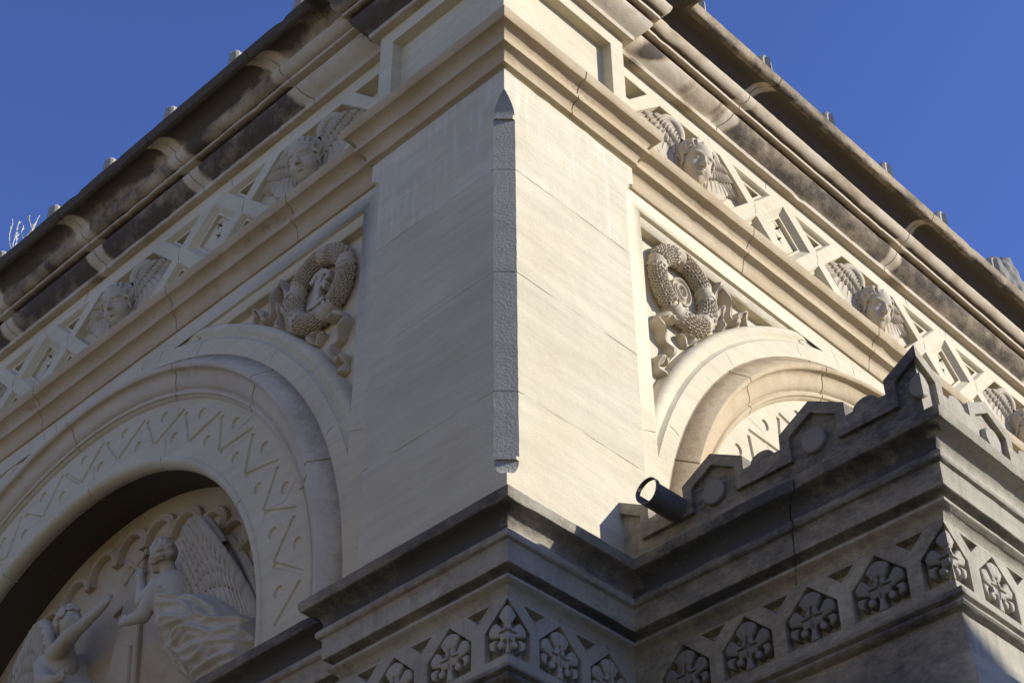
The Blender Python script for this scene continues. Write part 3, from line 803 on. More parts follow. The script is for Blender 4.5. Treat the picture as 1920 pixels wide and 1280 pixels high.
# ------------------------------------------------------------------ porch cresting
ce, cth = .062, .17
PM = .708
def crest(T, d, u_start, sgn, n, u_end, first_half):
    """u runs from the outer corner (merlon centre) in direction sgn; raised outline face, sunk field with pentagon heads, bosses"""
    prof = []
    for k in range(n+1):
        c = k*PM
        pts = [(c-.222, 7.505), (c-.222, 7.600), (c, 7.728), (c+.222, 7.600), (c+.222, 7.505)]
        if k == 0: pts = [(0, 7.728), (.222, 7.600), (.222, 7.505)]
        prof += pts
        m0 = c+PM/2
        if k < n: prof += [(m0-.085, 7.505)]+[(m0-.078*math.cos(math.pi*i/8), 7.510+.050*math.sin(math.pi*i/8)) for i in range(9)]+[(m0+.085, 7.505)]
    L_ = u_end
    prof = [q for q in prof if q[0] <= L_]
    prof.append((L_, prof[-1][1]))
    z0 = 7.16
    U = lambda q: u_start+sgn*q
    m = MB()
    TT = lambda q, dd, z: T(U(q), dd, z)
    # sunk field outline: continuous strip at the bottom with pentagon heads rising into each merlon
    fld = [(.03, z0), (L_, z0), (L_, 7.392)]
    for k in range(n, -1, -1):
        c = k*PM
        if c+.16 > L_:
            if c-.16 < L_: fld += [(L_, 7.392)] if False else []
            if c > L_: continue
        if c+.16 <= L_: fld += [(c+.158, 7.392), (c+.158, 7.555)]
        else: fld += [(L_, 7.60)] if c < L_ else []
        fld += [(max(c, .0), 7.648)] if c <= L_ else []
        if k > 0: fld += [(c-.158, 7.555), (c-.158, 7.392)]
    clean = []
    for q in fld:
        if not clean or (abs(q[0]-clean[-1][0])+abs(q[1]-clean[-1][1])) > 1e-4: clean.append(q)
    fld = clean
    top = [(q[0], q[1]) for q in prof]
    # raised face between the field's upper edge and the skyline
    upper = fld[2:]            # from right end back to u=0
    face = top+upper
    fz = [(max(q[0], .03), q[1]) for q in fld]; uz = fz[2:]
    flat(m, TT, d, face)
    # step from face to sunk field
    for a, b, a2, b2 in zip(upper[:-1], upper[1:], uz[:-1], uz[1:]):
        m.add([TT(a[0], d, a[1]), TT(b[0], d, b[1]), TT(b2[0], d+.03, b2[1]), TT(a2[0], d+.03, a2[1])], [(0, 1, 2, 3)])
    flat(m, TT, d+.03, fz)
    # thickness
    back = [(cth, top[0][1])]+top[1:]
    for a, b, a2, b2 in zip(top[:-1], top[1:], back[:-1], back[1:]):
        m.add([TT(a[0], d, a[1]), TT(b[0], d, b[1]), TT(b2[0], d+cth, b2[1]), TT(a2[0], d+cth, a2[1])], [(0, 1, 2, 3)])
    flat(m, TT, d+cth, back+[(L_, z0), (cth, z0)])
    m.add([TT(L_, d, prof[-1][1]), TT(L_, d+cth, prof[-1][1]), TT(L_, d+cth, z0), TT(L_, d, z0)], [(0, 1, 2, 3)])
    return m
def boss():
    m = MB(); rows = []
    for (r, h) in ((.080, 0), (.080, .022), (.074, .030), (.0, .031)):
        rows.append([(r*math.cos(2*math.pi*i/32), r*math.sin(2*math.pi*i/32), h) for i in range(32)])
    m.grid(rows, close=True); return m.mesh('boss', 35)
bossme = boss()
TC = lambda u, d, z: (bx-ce+d, u, z)
TCF = lambda u, d, z: (u, by-ce+d, z)
m_ = crest(TC, 0, by-ce, 1, 3, 2.06+ce+.006, False)
m_.st = [.60-.40*max(0, (v[1]+.45)/.45)+.3*nse(*[q*2.3 for q in v]) for v in m_.v]
crl = m_.build('cresting', PORCH, PO, 30)
m_ = crest(TCF, 0, bx-ce, 1, 9, 7.0, False)
m_.st = [.10+.35*nse(*[q*2.3 for q in v]) for v in m_.v]
crr = m_.build('cresting', PORCH, PO, 30)
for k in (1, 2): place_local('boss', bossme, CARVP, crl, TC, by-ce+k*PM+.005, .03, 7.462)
for k in range(1, 6): place_local('boss', bossme, PORCH, crr, TCF, bx-ce+k*PM, .03, 7.462)
# corner boss: a disc folded round the corner, as two half discs
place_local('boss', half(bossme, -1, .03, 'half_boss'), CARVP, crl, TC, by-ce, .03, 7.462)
place_local('boss', half(bossme, 1, .03, 'half_boss'), PORCH, crr, TCF, bx-ce, .03, 7.462)

# ------------------------------------------------------------------ drain spout through the cresting
dp_o = thing('drain_spout', (.95, -.43, 7.40), 'short dark metal drain spout poking out left through the porch cresting', 'drain pipe')
m_ = MB(); ax_ = Vector((-1, .05, .03)).normalized(); b0 = Vector((1.02, -.430, 7.475)); nx_ = ax_.cross(Vector((0, 0, 1))).normalized(); nz_ = nx_.cross(ax_)
rr_ = .084; Lp = .295
def shell(t0, t1, a0, a1, n, close):
    rows = [[], [], [], []]
    for q, (t, rad) in enumerate(((t0, rr_), (t1, rr_), (t1, rr_-.006), (t0, rr_-.006))):
        for i in range(n if close else n+1):
            a = a0+(a1-a0)*i/n
            wob = 1+.03*math.sin(3*a+1)
            rows[q].append(tuple(b0+ax_*(Lp*t)+nx_*(rad*wob*math.cos(a))+nz_*(rad*wob*math.sin(a)*1.02)))
    m_.grid(rows+rows[:1], close=close)
shell(0, .93, math.radians(165), math.radians(375), 28, False)
shell(.90, 1.0, 0, 2*math.pi, 36, True)
m_.build('pipe', SHEET, dp_o, 50)

# ------------------------------------------------------------------ stubs along the roof edge
def stub_mesh():
    m = MB()
    o = [(-.075, 0), (.075, 0), (.065, .16), (.035, .215), (-.035, .215), (-.065, .16)]
    rows = [[(x, y, .0) for x, y in o], [(x, y, -.04) for x, y in o], [(x*.8, y*.95, -.10) for x, y in o]]
    f = [(x*.75, y*.92+.005, .02) for x, y in o]
    m.grid([f]+rows, close=True); m.add(f, [tuple(range(6))])
    m.add([(0, 0, .055), (0, .17, .05), (.03, .2, .0), (.05, 0, 0), (-.03, .2, 0), (-.05, 0, 0)], [(0, 1, 2, 3), (1, 0, 5, 4)])
    return m.mesh('stub', 25)
stubme = stub_mesh()
SG = 'small stone stubs along the roof edge'
sl = [2.02, 2.86, 3.74, 4.63, 5.50, 6.4]
sr = [1.98, 2.87, 3.76, 4.65, 5.55, 6.45]
names_l = ['stone stub on shaded roof edge, highest one against the sky beside the corner', 'stone stub on shaded roof edge, second one down from the corner', 'stone stub on shaded roof edge, middle one of the row', 'stone stub on shaded roof edge, fourth one down from the corner', 'stone stub on shaded roof edge, beside the dry weeds', 'stone stub on shaded roof edge, beyond the dry weeds']
names_r = ['sunlit stone stub on the right roof edge nearest the corner', 'sunlit stone stub on the right roof edge, second from the corner', 'sunlit stone stub on the right roof edge, third from the corner', 'sunlit stone stub on the right roof edge, fourth from the corner', 'sunlit stone stub on the right roof edge, fifth from the corner', 'sunlit stone stub on the right roof edge, beside the leafy acroterion']
stubs = []
for T, lst, nm in ((TL, sl, names_l), (TR, sr, names_r)):
    for u, lab in zip(lst, nm):
        o = place_local('roof_stub', stubme, BASE, None, T, u, p-.47, 12.90)
        o.matrix_basis = o.matrix_basis @ Matrix.Rotation(rnd.uniform(-.16, .16), 4, 'Y') @ Matrix.Rotation(rnd.uniform(-.05, .05), 4, 'Z') @ Matrix.Diagonal((rnd.uniform(.9, 1.15), rnd.uniform(.88, 1.1), 1, 1))
        tag(o, lab, 'roof ornament', SG)

# leafy acroterion far along the sunlit roof
def acro(X, Y, Z):
    d = ell(X, Y, Z, (0, .25, 0), (.20, .36, .10))
    for s in (-1, 1):
        d = smin(d, ell(X, Y, Z, (s*.26, .20, .0), (.13, .26, .09)), .03)
        d = smin(d, ell(X, Y, Z, (s*.45, .10, .0), (.12, .18, .08)), .03)
    d = smin(d, cap(X, Y, Z, (0, .0, .09), (0, .58, .05), .035, .02), .02)
    d = d+.012*np.sin(X*42)*np.cos(Y*24)
    base = np.maximum(np.maximum(np.abs(X)-.62, np.abs(Y+.15)-.17), np.abs(Z)-.13)
    return np.minimum(d, base)
ame = sd_mesh('acroterion', acro, (-.68, -.36, -.2), (.68, .72, .2), .022)
o = place_local('acroterion', ame, CARVP, None, TR, 7.25, p-.25, 13.18)
tag(o, 'grey leaf-carved roof acroterion at the far right end of the cornice', 'roof ornament')

# ------------------------------------------------------------------ dry weeds on the roof edge
def weed(loc, n, hgt, seed, label):
    r = random.Random(seed); m = MB()
    for i in range(n):
        q = Vector((loc[0]+r.uniform(-.05, .05), loc[1]+r.uniform(-.16, .16), loc[2])); dr = Vector((r.uniform(-.4, .2), r.uniform(-.5, .5), 1)).normalized()
        h = hgt*r.uniform(.5, 1); pts = [q.copy()]
        for k in range(8):
            dr = (dr+Vector((r.uniform(-.25, .25), r.uniform(-.25, .25), r.uniform(-.12, .15)))).normalized(); q = q+dr*h/8; pts.append(q.copy())
            if k > 3 and r.random() < .8:
                s = q.copy(); d2 = (dr+Vector((r.uniform(-1, 1), r.uniform(-1, 1), .2))).normalized(); tw = [s]
                for _ in range(2): tw.append(tw[-1]+d2*h*.07); d2 = (d2+Vector((0, 0, .5))).normalized()
                rows = [[tuple(t+Vector((.0035*math.cos(a), .0035*math.sin(a), 0))) for a in (0, 2.1, 4.2)] for t in tw]; m.grid(rows, close=True)
        rows = [[tuple(t+Vector((.0045*math.cos(a), .0045*math.sin(a), 0))) for a in (0, 2.1, 4.2)] for t in pts]; m.grid(rows, close=True)
    o = m.build('dry_weed', STRAW); tag(o, label, 'weed')
weed((-.33, 6.0, 12.9), 9, .34, 3, 'dry pale weed stems growing on the shaded roof edge at far left')

# ================================================================== SCULPTURE
def feather(m, a, b, w, lift=.02, curve=0.0, nrm=Vector((0, 0, 1)), tipw=.55):
    """one overlapping feather from a to b, domed across, in local (x,y,z-out) space"""
    a = Vector(a); b = Vector(b); t = (b-a); ln = t.length; t.normalize(); s = nrm.cross(t).normalized(); rows = []
    for i in range(7):
        k = i/6; c = a+(b-a)*k+s*(curve*math.sin(k*math.pi))+nrm*(lift*math.sin(k*math.pi*.5))
        ww = w*(.75+.5*k-.25*k*k)*(1 if k < .8 else math.sqrt(max(.02, 1-((k-.8)/.2)**2*.98)))
        rows.append([tuple(c+s*(ww*q)+nrm*(h_*w)) for q, h_ in ((-.5, -.27), (-.3, .04), (-.04, .15), (0, .05), (.04, .15), (.3, .04), (.5, -.27))])
    m.grid(rows)

# ---- cherub head
def head_sdf(X, Y, Z, s=1.0):
    ax = np.abs(X)
    d = ell(X, Y, Z, (0, .05, .02), (.142, .155, .15))
    d = smin(d, ell(X, Y, Z, (0, -.07, .065), (.112, .118, .105)), .05)
    d = smin(d, sph(ax, Y, Z, (.062, -.070, .112), .050), .03)           # cheeks
    d = smin(d, sph(X, Y, Z, (0, -.152, .118), .034), .03)               # chin
    d = smin(d, ell(X, Y, Z, (0, -.125, .075), (.085, .06, .07)), .03)
    d = smin(d, ell(ax, Y, Z, (.045, .050, .142), (.055, .018, .022)), .022)  # brow
    d = smax(d, -ell(ax, Y, Z, (.052, .012, .185), (.036, .026, .035)), .018) # sockets
    eye = ell(ax, Y, Z, (.052, .008, .136), (.027, .021, .024))
    d = smin(d, eye, .004)
    d = smin(d, cap(ax, Y, Z, (.026, .017, .158), (.078, .016, .140), .0075), .006)   # upper lid
    d = smin(d, cap(ax, Y, Z, (.030, -.008, .152), (.076, -.004, .138), .005), .006)  # lower lid
    d = smin(d, cap(X, Y, Z, (0, .035, .160), (0, -.040, .196), .012, .020), .014)    # nose
    d = smin(d, sph(ax, Y, Z, (.017, -.048, .180), .0135), .010)
    d = smax(d, -sph(ax, Y, Z, (.010, -.060, .190), .007), .005)
    d = smin(d, ell(X, Y, Z, (0, -.092, .160), (.036, .017, .020)), .012)
    d = smin(d, cap(ax, Y, Z, (.004, -.084, .180), (.028, -.090, .164), .0095), .006)  # lips
    d = smin(d, cap(ax, Y, Z, (0, -.106, .176), (.020, -.103, .166), .011), .007)
    d = smax(d, -cap(ax, Y, Z, (0, -.0955, .190), (.034, -.094, .164), .0055), .004)
    return d
def cherub_meshes():
    R = rotm(math.radians(-14), math.radians(24), math.radians(-4)); Ri = R.T
    cz = .075; cy = -.105; cx = -.02
    def local(X, Y, Z):
        x, y, z = X-cx, Y-cy, Z-cz
        return [Ri[i, 0]*x+Ri[i, 1]*y+Ri[i, 2]*z for i in range(3)]
    def hd(X, Y, Z):
        x, y, z = local(X, Y, Z)
        d = head_sdf(x, y, z)
        d = smin(d, cap(X, Y, Z, (cx, cy-.12, .0), (cx, cy-.25, -.02), .075, .12), .03)
        d = smin(d, ell(X, Y, Z, (0, -.315, -.0), (.30, .05, .085)), .04)
        return d
    head = sd_mesh('cherub_head', hd, (-.36, -.39, -.1), (.36, .18, .36), .0075)
    r = random.Random(5); curls = []
    for i in range(19):                      # curls framing the forehead and temples
        t = math.radians(-28+236*i/18); k = r.uniform(-.012, .010)
        x = (.128+k)*math.cos(t); y = -.02+(.150+k)*math.sin(t)
        zz = .115*math.sqrt(max(.02, 1-(x/.165)**2-((y-.05)/.19)**2))+.012
        curls.append(((x, y, zz), (r.uniform(-.6, .6), r.uniform(-.6, .6), 1), r.uniform(.019, .027)))
    for s_ in (-1, 1):
        for (yy, zz) in ((-.115, .035), (-.155, .045), (-.19, .05)): curls.append(((s_*(.128-.02*(yy < -.15)), yy, zz), (s_, .3, .6), .025))
    def hr(X, Y, Z):
        x, y, z = local(X, Y, Z)
        d = ell(x, y, z, (0, .06, -.008), (.158, .168, .150))
        a = np.arctan2(x, y+.12); d = d-.004+.011*np.sin(a*19+22*z+5*np.sin(z*30+y*20))
        d = smax(d, -ell(x, y, z, (0, -.035, .150), (.118, .150, .150)), .012)
        d = smax(d, -(y+.13), .03)
        for (c, n, R_) in curls:
            d = smin(d, torus(x, y, z, c, n, R_, R_*.50), .006)
        return d
    hair = sd_mesh('cherub_hair', hr, (-.26, -.36, -.08), (.24, .18, .34), .007)
    # wing on the +x side: arched shoulder then long flight feathers toward the tip
    def wing(sx):
        m = MB()
        # flight feathers, outer ones longest
        n = 10
        for row, (L0, L1, w_, z0_, z1_, dy) in enumerate(((.30, .37, .066, .050, .020, 0), (.19, .24, .058, .075, .045, .02), (.11, .14, .050, .095, .070, .035))):
            for i in range(n):
                k = i/(n-1)
                a = (sx*(.175+.15*k), .06+.13*math.sin(k*2.2)+dy*.5, z0_-.012*k)
                ang = math.radians(-97+86*k); L = L0+(L1-L0)*k
                b = (a[0]+sx*math.cos(ang)*L, a[1]+math.sin(ang)*L*(.9 if k < .5 else 1), z1_)
                feather(m, a, b, w_, .010, curve=sx*.022)
        # leading edge: a thick arched roll
        pts = []
        for i in range(15):
            k = i/14; a = math.radians(200-190*k)
            pts.append(Vector((sx*(.262+.112*math.cos(a)), .115+.125*math.sin(a)+.01*k, .088-.030*k)))
        rows = []
        for i, q in enumerate(pts):
            k = i/14; rr = .070*(1-.6*k)*(.7+.6*math.sin(min(1, k*2.2)*math.pi/2)-.3)
            t = (pts[min(i+1, 14)]-pts[max(i-1, 0)]).normalized(); s1 = t.cross(Vector((0, 0, 1))).normalized()
            rows.append([tuple(q+s1*(rr*math.cos(b))+Vector((0, 0, 1))*(rr*math.sin(b)*.9)) for b in [2*math.pi*j/10 for j in range(10)]])
        m.grid(rows, close=True)
        # body of the wing behind the feathers
        body = [(.17, -.25), (.30, -.27), (.45, -.17), (.55, -.02), (.47, .09), (.40, .19), (.28, .235), (.18, .19), (.13, .05)]
        outl = [(sx*x, y) for x, y in body]; nb = len(outl)
        cc = (sx*.32, .0)
        m.add([(x, y, -.02) for x, y in outl]+[(cc[0]+(x-cc[0])*.82, cc[1]+(y-cc[1])*.82, .035) for x, y in outl]+[(cc[0], cc[1], .045)],
              [(i, (i+1) % nb, nb+(i+1) % nb, nb+i) for i in range(nb)]+[(nb+i, nb+(i+1) % nb, 2*nb) for i in range(nb)])
        return m.mesh('cherub_wing', 40)
    return head, hair, wing(-1), wing(1)
CH, CHH, CWL, CWR = cherub_meshes()
CG = 'winged cherub heads along the frieze'
def cherub(T, u, label, sx):
    zc = 11.815; dd = p+.08
    root = thing('cherub_relief', T(u, dd, zc-.3), label, 'stone carving', CG)
    hd = place_local('head', CH, CARV, root, T, u, dd, zc, sx)
    place_local('hair', CHH, CARV, hd, lambda a, b, c: (0, 0, 0), 0, 0, 0) if False else None
    h = place_local('hair', CHH, CARV, root, T, u, dd, zc, sx)
    place_local('wing', CWL, CARV, root, T, u, dd, zc, sx); place_local('wing', CWR, CARV, root, T, u, dd, zc, sx)
cherub(TR, 2.33, 'sunlit winged cherub head tucked against the end of the capital', 1)
cherub(TR, 4.81, 'sunlit winged cherub head above the right arch, left of the dark porch peak', 1)
cherub(TR, 7.29, 'sunlit winged cherub head at the right picture edge beyond the porch peak', 1)
cherub(TL, 2.33, 'shaded winged cherub head beside the left end of the capital', -1)
cherub(TL, 4.81, 'shaded winged cherub head over the crown of the left arch', -1)
cherub(TL, 7.29, 'shaded winged cherub head at the far left picture edge', -1)

# ---- wreaths with ribbons
def wreath_meshes(sx):
    Rw, tube = .290, .072
    m = MB(); rows = []
    for i in range(73):
        a = 2*math.pi*i/72; rows.append([])
        for j in range(14):
            b = 2*math.pi*j/14; rr = tube*(1+.05*math.sin(a*9)); q = Rw+rr*math.cos(b)
            rows[-1].append((q*math.cos(a), q*math.sin(a)*1.04, .055+rr*.85*math.sin(b)))
    m.grid(rows, close=True)
    # florets: small cups in rows round the visible half of the tube
    r = random.Random(11)
    bands = (20, 95, 165, 245, 320)
    for i in range(64):
        a = 2*math.pi*i/64
        ad = math.degrees(a)
        if min(abs((ad-q+180) % 360-180) for q in bands) < 9: continue
        for j in range(7):
            b = math.radians(-10+200*(j+.5*(i % 2))/6.5)
            if b > math.radians(195): continue
            c = Vector(((Rw+tube*math.cos(b))*math.cos(a), (Rw+tube*math.cos(b))*math.sin(a)*1.04, .055+tube*.85*math.sin(b)))
            n = Vector((math.cos(b)*math.cos(a), math.cos(b)*math.sin(a), math.sin(b)))
            t1 = n.cross(Vector((0, .3, 1))).normalized(); t2 = n.cross(t1)
            ro = r.uniform(.0165, .0205)
            rows = []
            for (rad, h) in ((ro, -.006), (ro, .008), (ro*.72, .015), (ro*.40, .010), (ro*.34, -.010), (.001, -.012)):
                rows.append([tuple(c+t1*(rad*math.cos(q))+t2*(rad*math.sin(q))+n*h) for q in [2*math.pi*k/8 for k in range(8)]])
            m.grid(rows, close=True)
    garland = m.mesh('garland', 45)
    # binding bands: wrapped ribbon over the garland
    m = MB()
    for q in bands:
        rows = []
        for k in range(5):
            a = math.radians(q-11+22*k/4); tw = .080+.008*math.sin(k*2.2)
            rows.append([((Rw+tw*math.cos(b))*math.cos(a+.10*math.sin(b)), (Rw+tw*math.cos(b))*math.sin(a+.10*math.sin(b))*1.04, .055+tw*.88*math.sin(b)) for b in [2*math.pi*j/14 for j in range(14)]])
        m.grid(rows, close=True)
    # ribbon tails standing on edge in waves
    def tail(pts, w0, w1):
        P = [Vector(q) for q in pts]; D = []
        for i in range(len(P)-1):
            a, b = P[i], P[i+1]; pa = P[max(i-1, 0)]; pb = P[min(i+2, len(P)-1)]
            for k in range(7):
                t = k/7
                D.append(.5*((2*a)+(-pa+b)*t+(2*pa-5*a+4*b-pb)*t*t+(-pa+3*a-3*b+pb)*t**3))
        D.append(P[-1]); rows = []; n = len(D)
        for i, q in enumerate(D):
            k = i/(n-1); t = (D[min(i+1, n-1)]-D[max(i-1, 0)]).normalized(); s1 = Vector((-t.y, t.x)); th = .024+.012*math.sin(i*.9); w = w0+(w1-w0)*k
            zz = .02*math.sin(i*.55)
            rows.append([(q.x+s1.x*a_, q.y+s1.y*a_, h_) for a_, h_ in ((-th, -.01), (-th*.9, w*.6+zz), (-th*.4, w+zz), (0, w*.92+zz), (th*.5, w+zz), (th, w*.6+zz), (th, -.01))])
        m.grid(rows)
    S = [(.26, -.05), (.37, .12), (.43, .30), (.52, .33), (.56, .16), (.62, .06), (.70, .17), (.77, .25), (.83, .15), (.89, .12), (.95, .17)]
    tail([(x*1.0, y) for x, y in S], .11, .05)
    tail([(.30, -.10), (.42, .02), (.47, .12), (.50, .02), (.47, -.09), (.53, -.13)], .09, .05)
    S2 = [(.02, -.26), (-.10, -.34), (-.24, -.40), (-.32, -.47), (-.28, -.60), (-.20, -.68), (-.22, -.78), (-.31, -.82), (-.33, -.92), (-.26, -.97)]
    tail([(x, y) for x, y in S2], .11, .05)
    tail([(.06, -.25), (.02, -.36), (.07, -.44), (.02, -.50), (-.07, -.46)], .09, .05)
    ribbon = m.mesh('ribbon', 50)
    return garland, ribbon
GA, RI = wreath_meshes(1)
def letter_E():
    """flowing capital letter in relief: S-curved upright, curled top, short bars"""
    def f(X, Y, Z):
        d = np.full(X.shape, 9.0, np.float32)
        def stroke(pts, r):
            nonlocal d
            for a, b in zip(pts[:-1], pts[1:]):
                d = np.minimum(d, cap(X, Y, Z*0, (*a, 0), (*b, 0), r[0], r[1]))
        stem = [(.03, .11), (.0, .06), (-.01, 0), (0, -.06), (-.02, -.13)]
        stroke(stem, (.034, .034))
        stroke([(-.07, .10), (-.03, .145), (.03, .15), (.08, .12)], (.026, .022))
        stroke([(.08, .12), (.115, .09), (.11, .05), (.075, .05)], (.022, .016))
        stroke([(.0, .0), (.055, .015), (.085, .0)], (.022, .022)); stroke([(.07, .04), (.075, -.035)], (.015, .015))
        stroke([(-.08, -.14), (-.02, -.150), (.06, -.14)], (.026, .024))
        return np.maximum(smax(d, Z-.085, .014), -.01-Z)
    return sd_mesh('letter', f, (-.14, -.20, -.015), (.16, .20, .1), .0065)
def spiral_O():
    def f(X, Y, Z):
        r = np.sqrt(X**2+(Y*.80)**2); th = np.arctan2(Y, X)
        h = .040+.016*np.cos((r-.010*th/np.pi)*2*np.pi/.050)
        return np.maximum(smax(r-.105, Z-h, .01), -.01-Z)*.8
    return sd_mesh('medallion', f, (-.14, -.16, -.015), (.14, .16, .075), .006)
LE, SO = letter_E(), spiral_O()
WG = 'wreath carvings in the spandrels'
for T, sx, lab, me, nm in ((TL, -1, 'shaded ribboned wreath carving around a curled capital letter in the left spandrel', LE, 'letter'), (TR, 1, 'sunlit ribboned wreath carving around a spiral medallion in the right spandrel', SO, 'medallion')):
    u, z, d = 2.085, 10.265, .25
    root = thing('wreath_relief', T(u, d, z-.3), lab, 'stone carving', WG)
    place_local('garland', GA, CARV, root, T, u, d, z, sx); place_local('ribbon', RI, CARV, root, T, u, d, z, sx)
    place_local(nm, me, CARV, root, T, u+.01, d, z, 1)

# ---- angels of the tympanum (modelled in x = -u+AC, y = z, facing out)
def ang_fn(parts, folds=None):
    def f(X, Y, Z):
        d = np.full(X.shape, 9.0, np.float32)
        for q in parts:
            if q[0] == 'c': e = cap(X, Y, Z, q[1], q[2], q[3], q[4])
            elif q[0] == 'e': e = ell(X, Y, Z, q[1], q[2])
            d = smin(d, e, q[-1])
        if folds is not None: d = d+folds(X, Y, Z)
        return d
    return f
TA = lambda u, d, z: (d, u, z)
def A_(u, z, out=.1): return (AC-u, z, out)
def face_profile(c, r, dirx):
    """head seen from the side: skull, jaw, brow, nose, lips, chin toward dirx"""
    x, y, z = c
    L = [('e', (x, y, z), (r*.86, r, r*.8), .02), ('e', (x+dirx*r*.35, y-r*.45, z), (r*.55, r*.62, r*.55), .03),
         ('c', (x+dirx*r*.78, y+r*.12, z), (x+dirx*r*1.06, y-r*.26, z), r*.10, r*.15, .012), ('c', (x+dirx*r*.62, y+r*.22, z-.02), (x+dirx*r*.72, y+r*.22, z+r*.45), r*.13, r*.10, .012),
         ('c', (x+dirx*r*.80, y-r*.50, z-.01), (x+dirx*r*.80, y-r*.50, z+r*.25), r*.11, r*.08, .01), ('c', (x+dirx*r*.78, y-r*.64, z-.01), (x+dirx*r*.78, y-r*.64, z+r*.22), r*.10, r*.08, .01),
         ('e', (x+dirx*r*.66, y-r*.90, z), (r*.2, r*.17, r*.2), .015), ('e', (x+dirx*r*.45, y-r*.3, z+r*.5), (r*.3, r*.3, r*.2), .02)]
    return L
def hand(w, t, dirn, size, z=.1):
    """palm and five fingers from wrist w toward t; parts for the blend"""
    w = Vector(w); t = Vector(t); d = (t-w).normalized(); s = d.cross(Vector((0, 0, 1))).normalized()*dirn; L = []
    L.append(('e', tuple(w+d*size*.35), (size*.26, size*.26, size*.16), .02))
    L.append(('c', tuple(w), tuple(w+d*size*.55), size*.20, size*.22, .015))
    for i, (off, ln) in enumerate(((-.24, .42), (-.08, .52), (.08, .50), (.22, .38))):
        b0_ = w+d*size*.5+s*off*size; b1_ = b0_+d*size*ln*.55+s*off*.15*size+Vector((0, 0, .012)); b2_ = b1_+d*size*ln*.5-Vector((0, 0, .015))
        L.append(('c', tuple(b0_), tuple(b1_), size*.085, size*.075, .004)); L.append(('c', tuple(b1_), tuple(b2_), size*.075, size*.06, .004))
    b0_ = w+d*size*.2-s*size*.22; b1_ = b0_+d*size*.28-s*size*.16
    L.append(('c', tuple(b0_), tuple(b1_), size*.09, size*.07, .006)); L.append(('c', tuple(b1_), tuple(b1_+d*size*.18), size*.07, size*.06, .004))
    return L
# right-hand angel (kneeling, profile toward the cross)
hc = A_(4.09, 8.98, .23)
bodyR = face_profile(hc, .115, -1)
bodyR += [('c', A_(4.07, 8.90, .19), A_(4.02, 8.74, .17), .058, .075, .03), ('e', A_(3.98, 8.62, .16), (.155, .19, .12), .05), ('c', A_(4.00, 8.66, .16), A_(3.94, 8.40, .15), .14, .15, .05),
          ('c', A_(4.08, 8.72, .24), A_(4.22, 8.62, .27), .065, .052, .02), ('c', A_(4.22, 8.62, .27), A_(4.36, 8.90, .22), .050, .036, .02)]
bodyR += hand(A_(4.36, 8.90, .22), A_(4.44, 9.06, .20), 1, .13)
bodyR += [('c', A_(4.06, 8.66, .26), A_(4.13, 8.44, .31), .070, .058, .02), ('c', A_(4.13, 8.44, .31), A_(4.36, 8.50, .29), .056, .036, .02)]
bodyR += hand(A_(4.36, 8.50, .29), A_(4.50, 8.56, .27), -1, .13)
def hairf(c, r, seed, dirx):
    rr = random.Random(seed); cs = []
    for i in range(70):
        v = Vector((rr.gauss(0, 1), rr.gauss(0, 1), abs(rr.gauss(0, 1)))).normalized()
        if v.x*dirx > .35 and v.y < .45: continue
        if v.y < -.75: continue
        cs.append((tuple(Vector(c)+Vector((v.x*r*1.0-dirx*r*.08, v.y*r*1.05+r*.06, v.z*r*.9))), tuple(v+Vector((rr.uniform(-.5, .5),)*3)), r*rr.uniform(.16, .24)))
    def f(X, Y, Z):
        d = ell(X, Y, Z, (c[0]-dirx*r*.22, c[1]+r*.12, c[2]), (r*.85, r*.95, r*.82))
        for q in cs: d = smin(d, torus(X, Y, Z, q[0], q[1], q[2]*.8, q[2]*.55), .006)
        return d
    return f
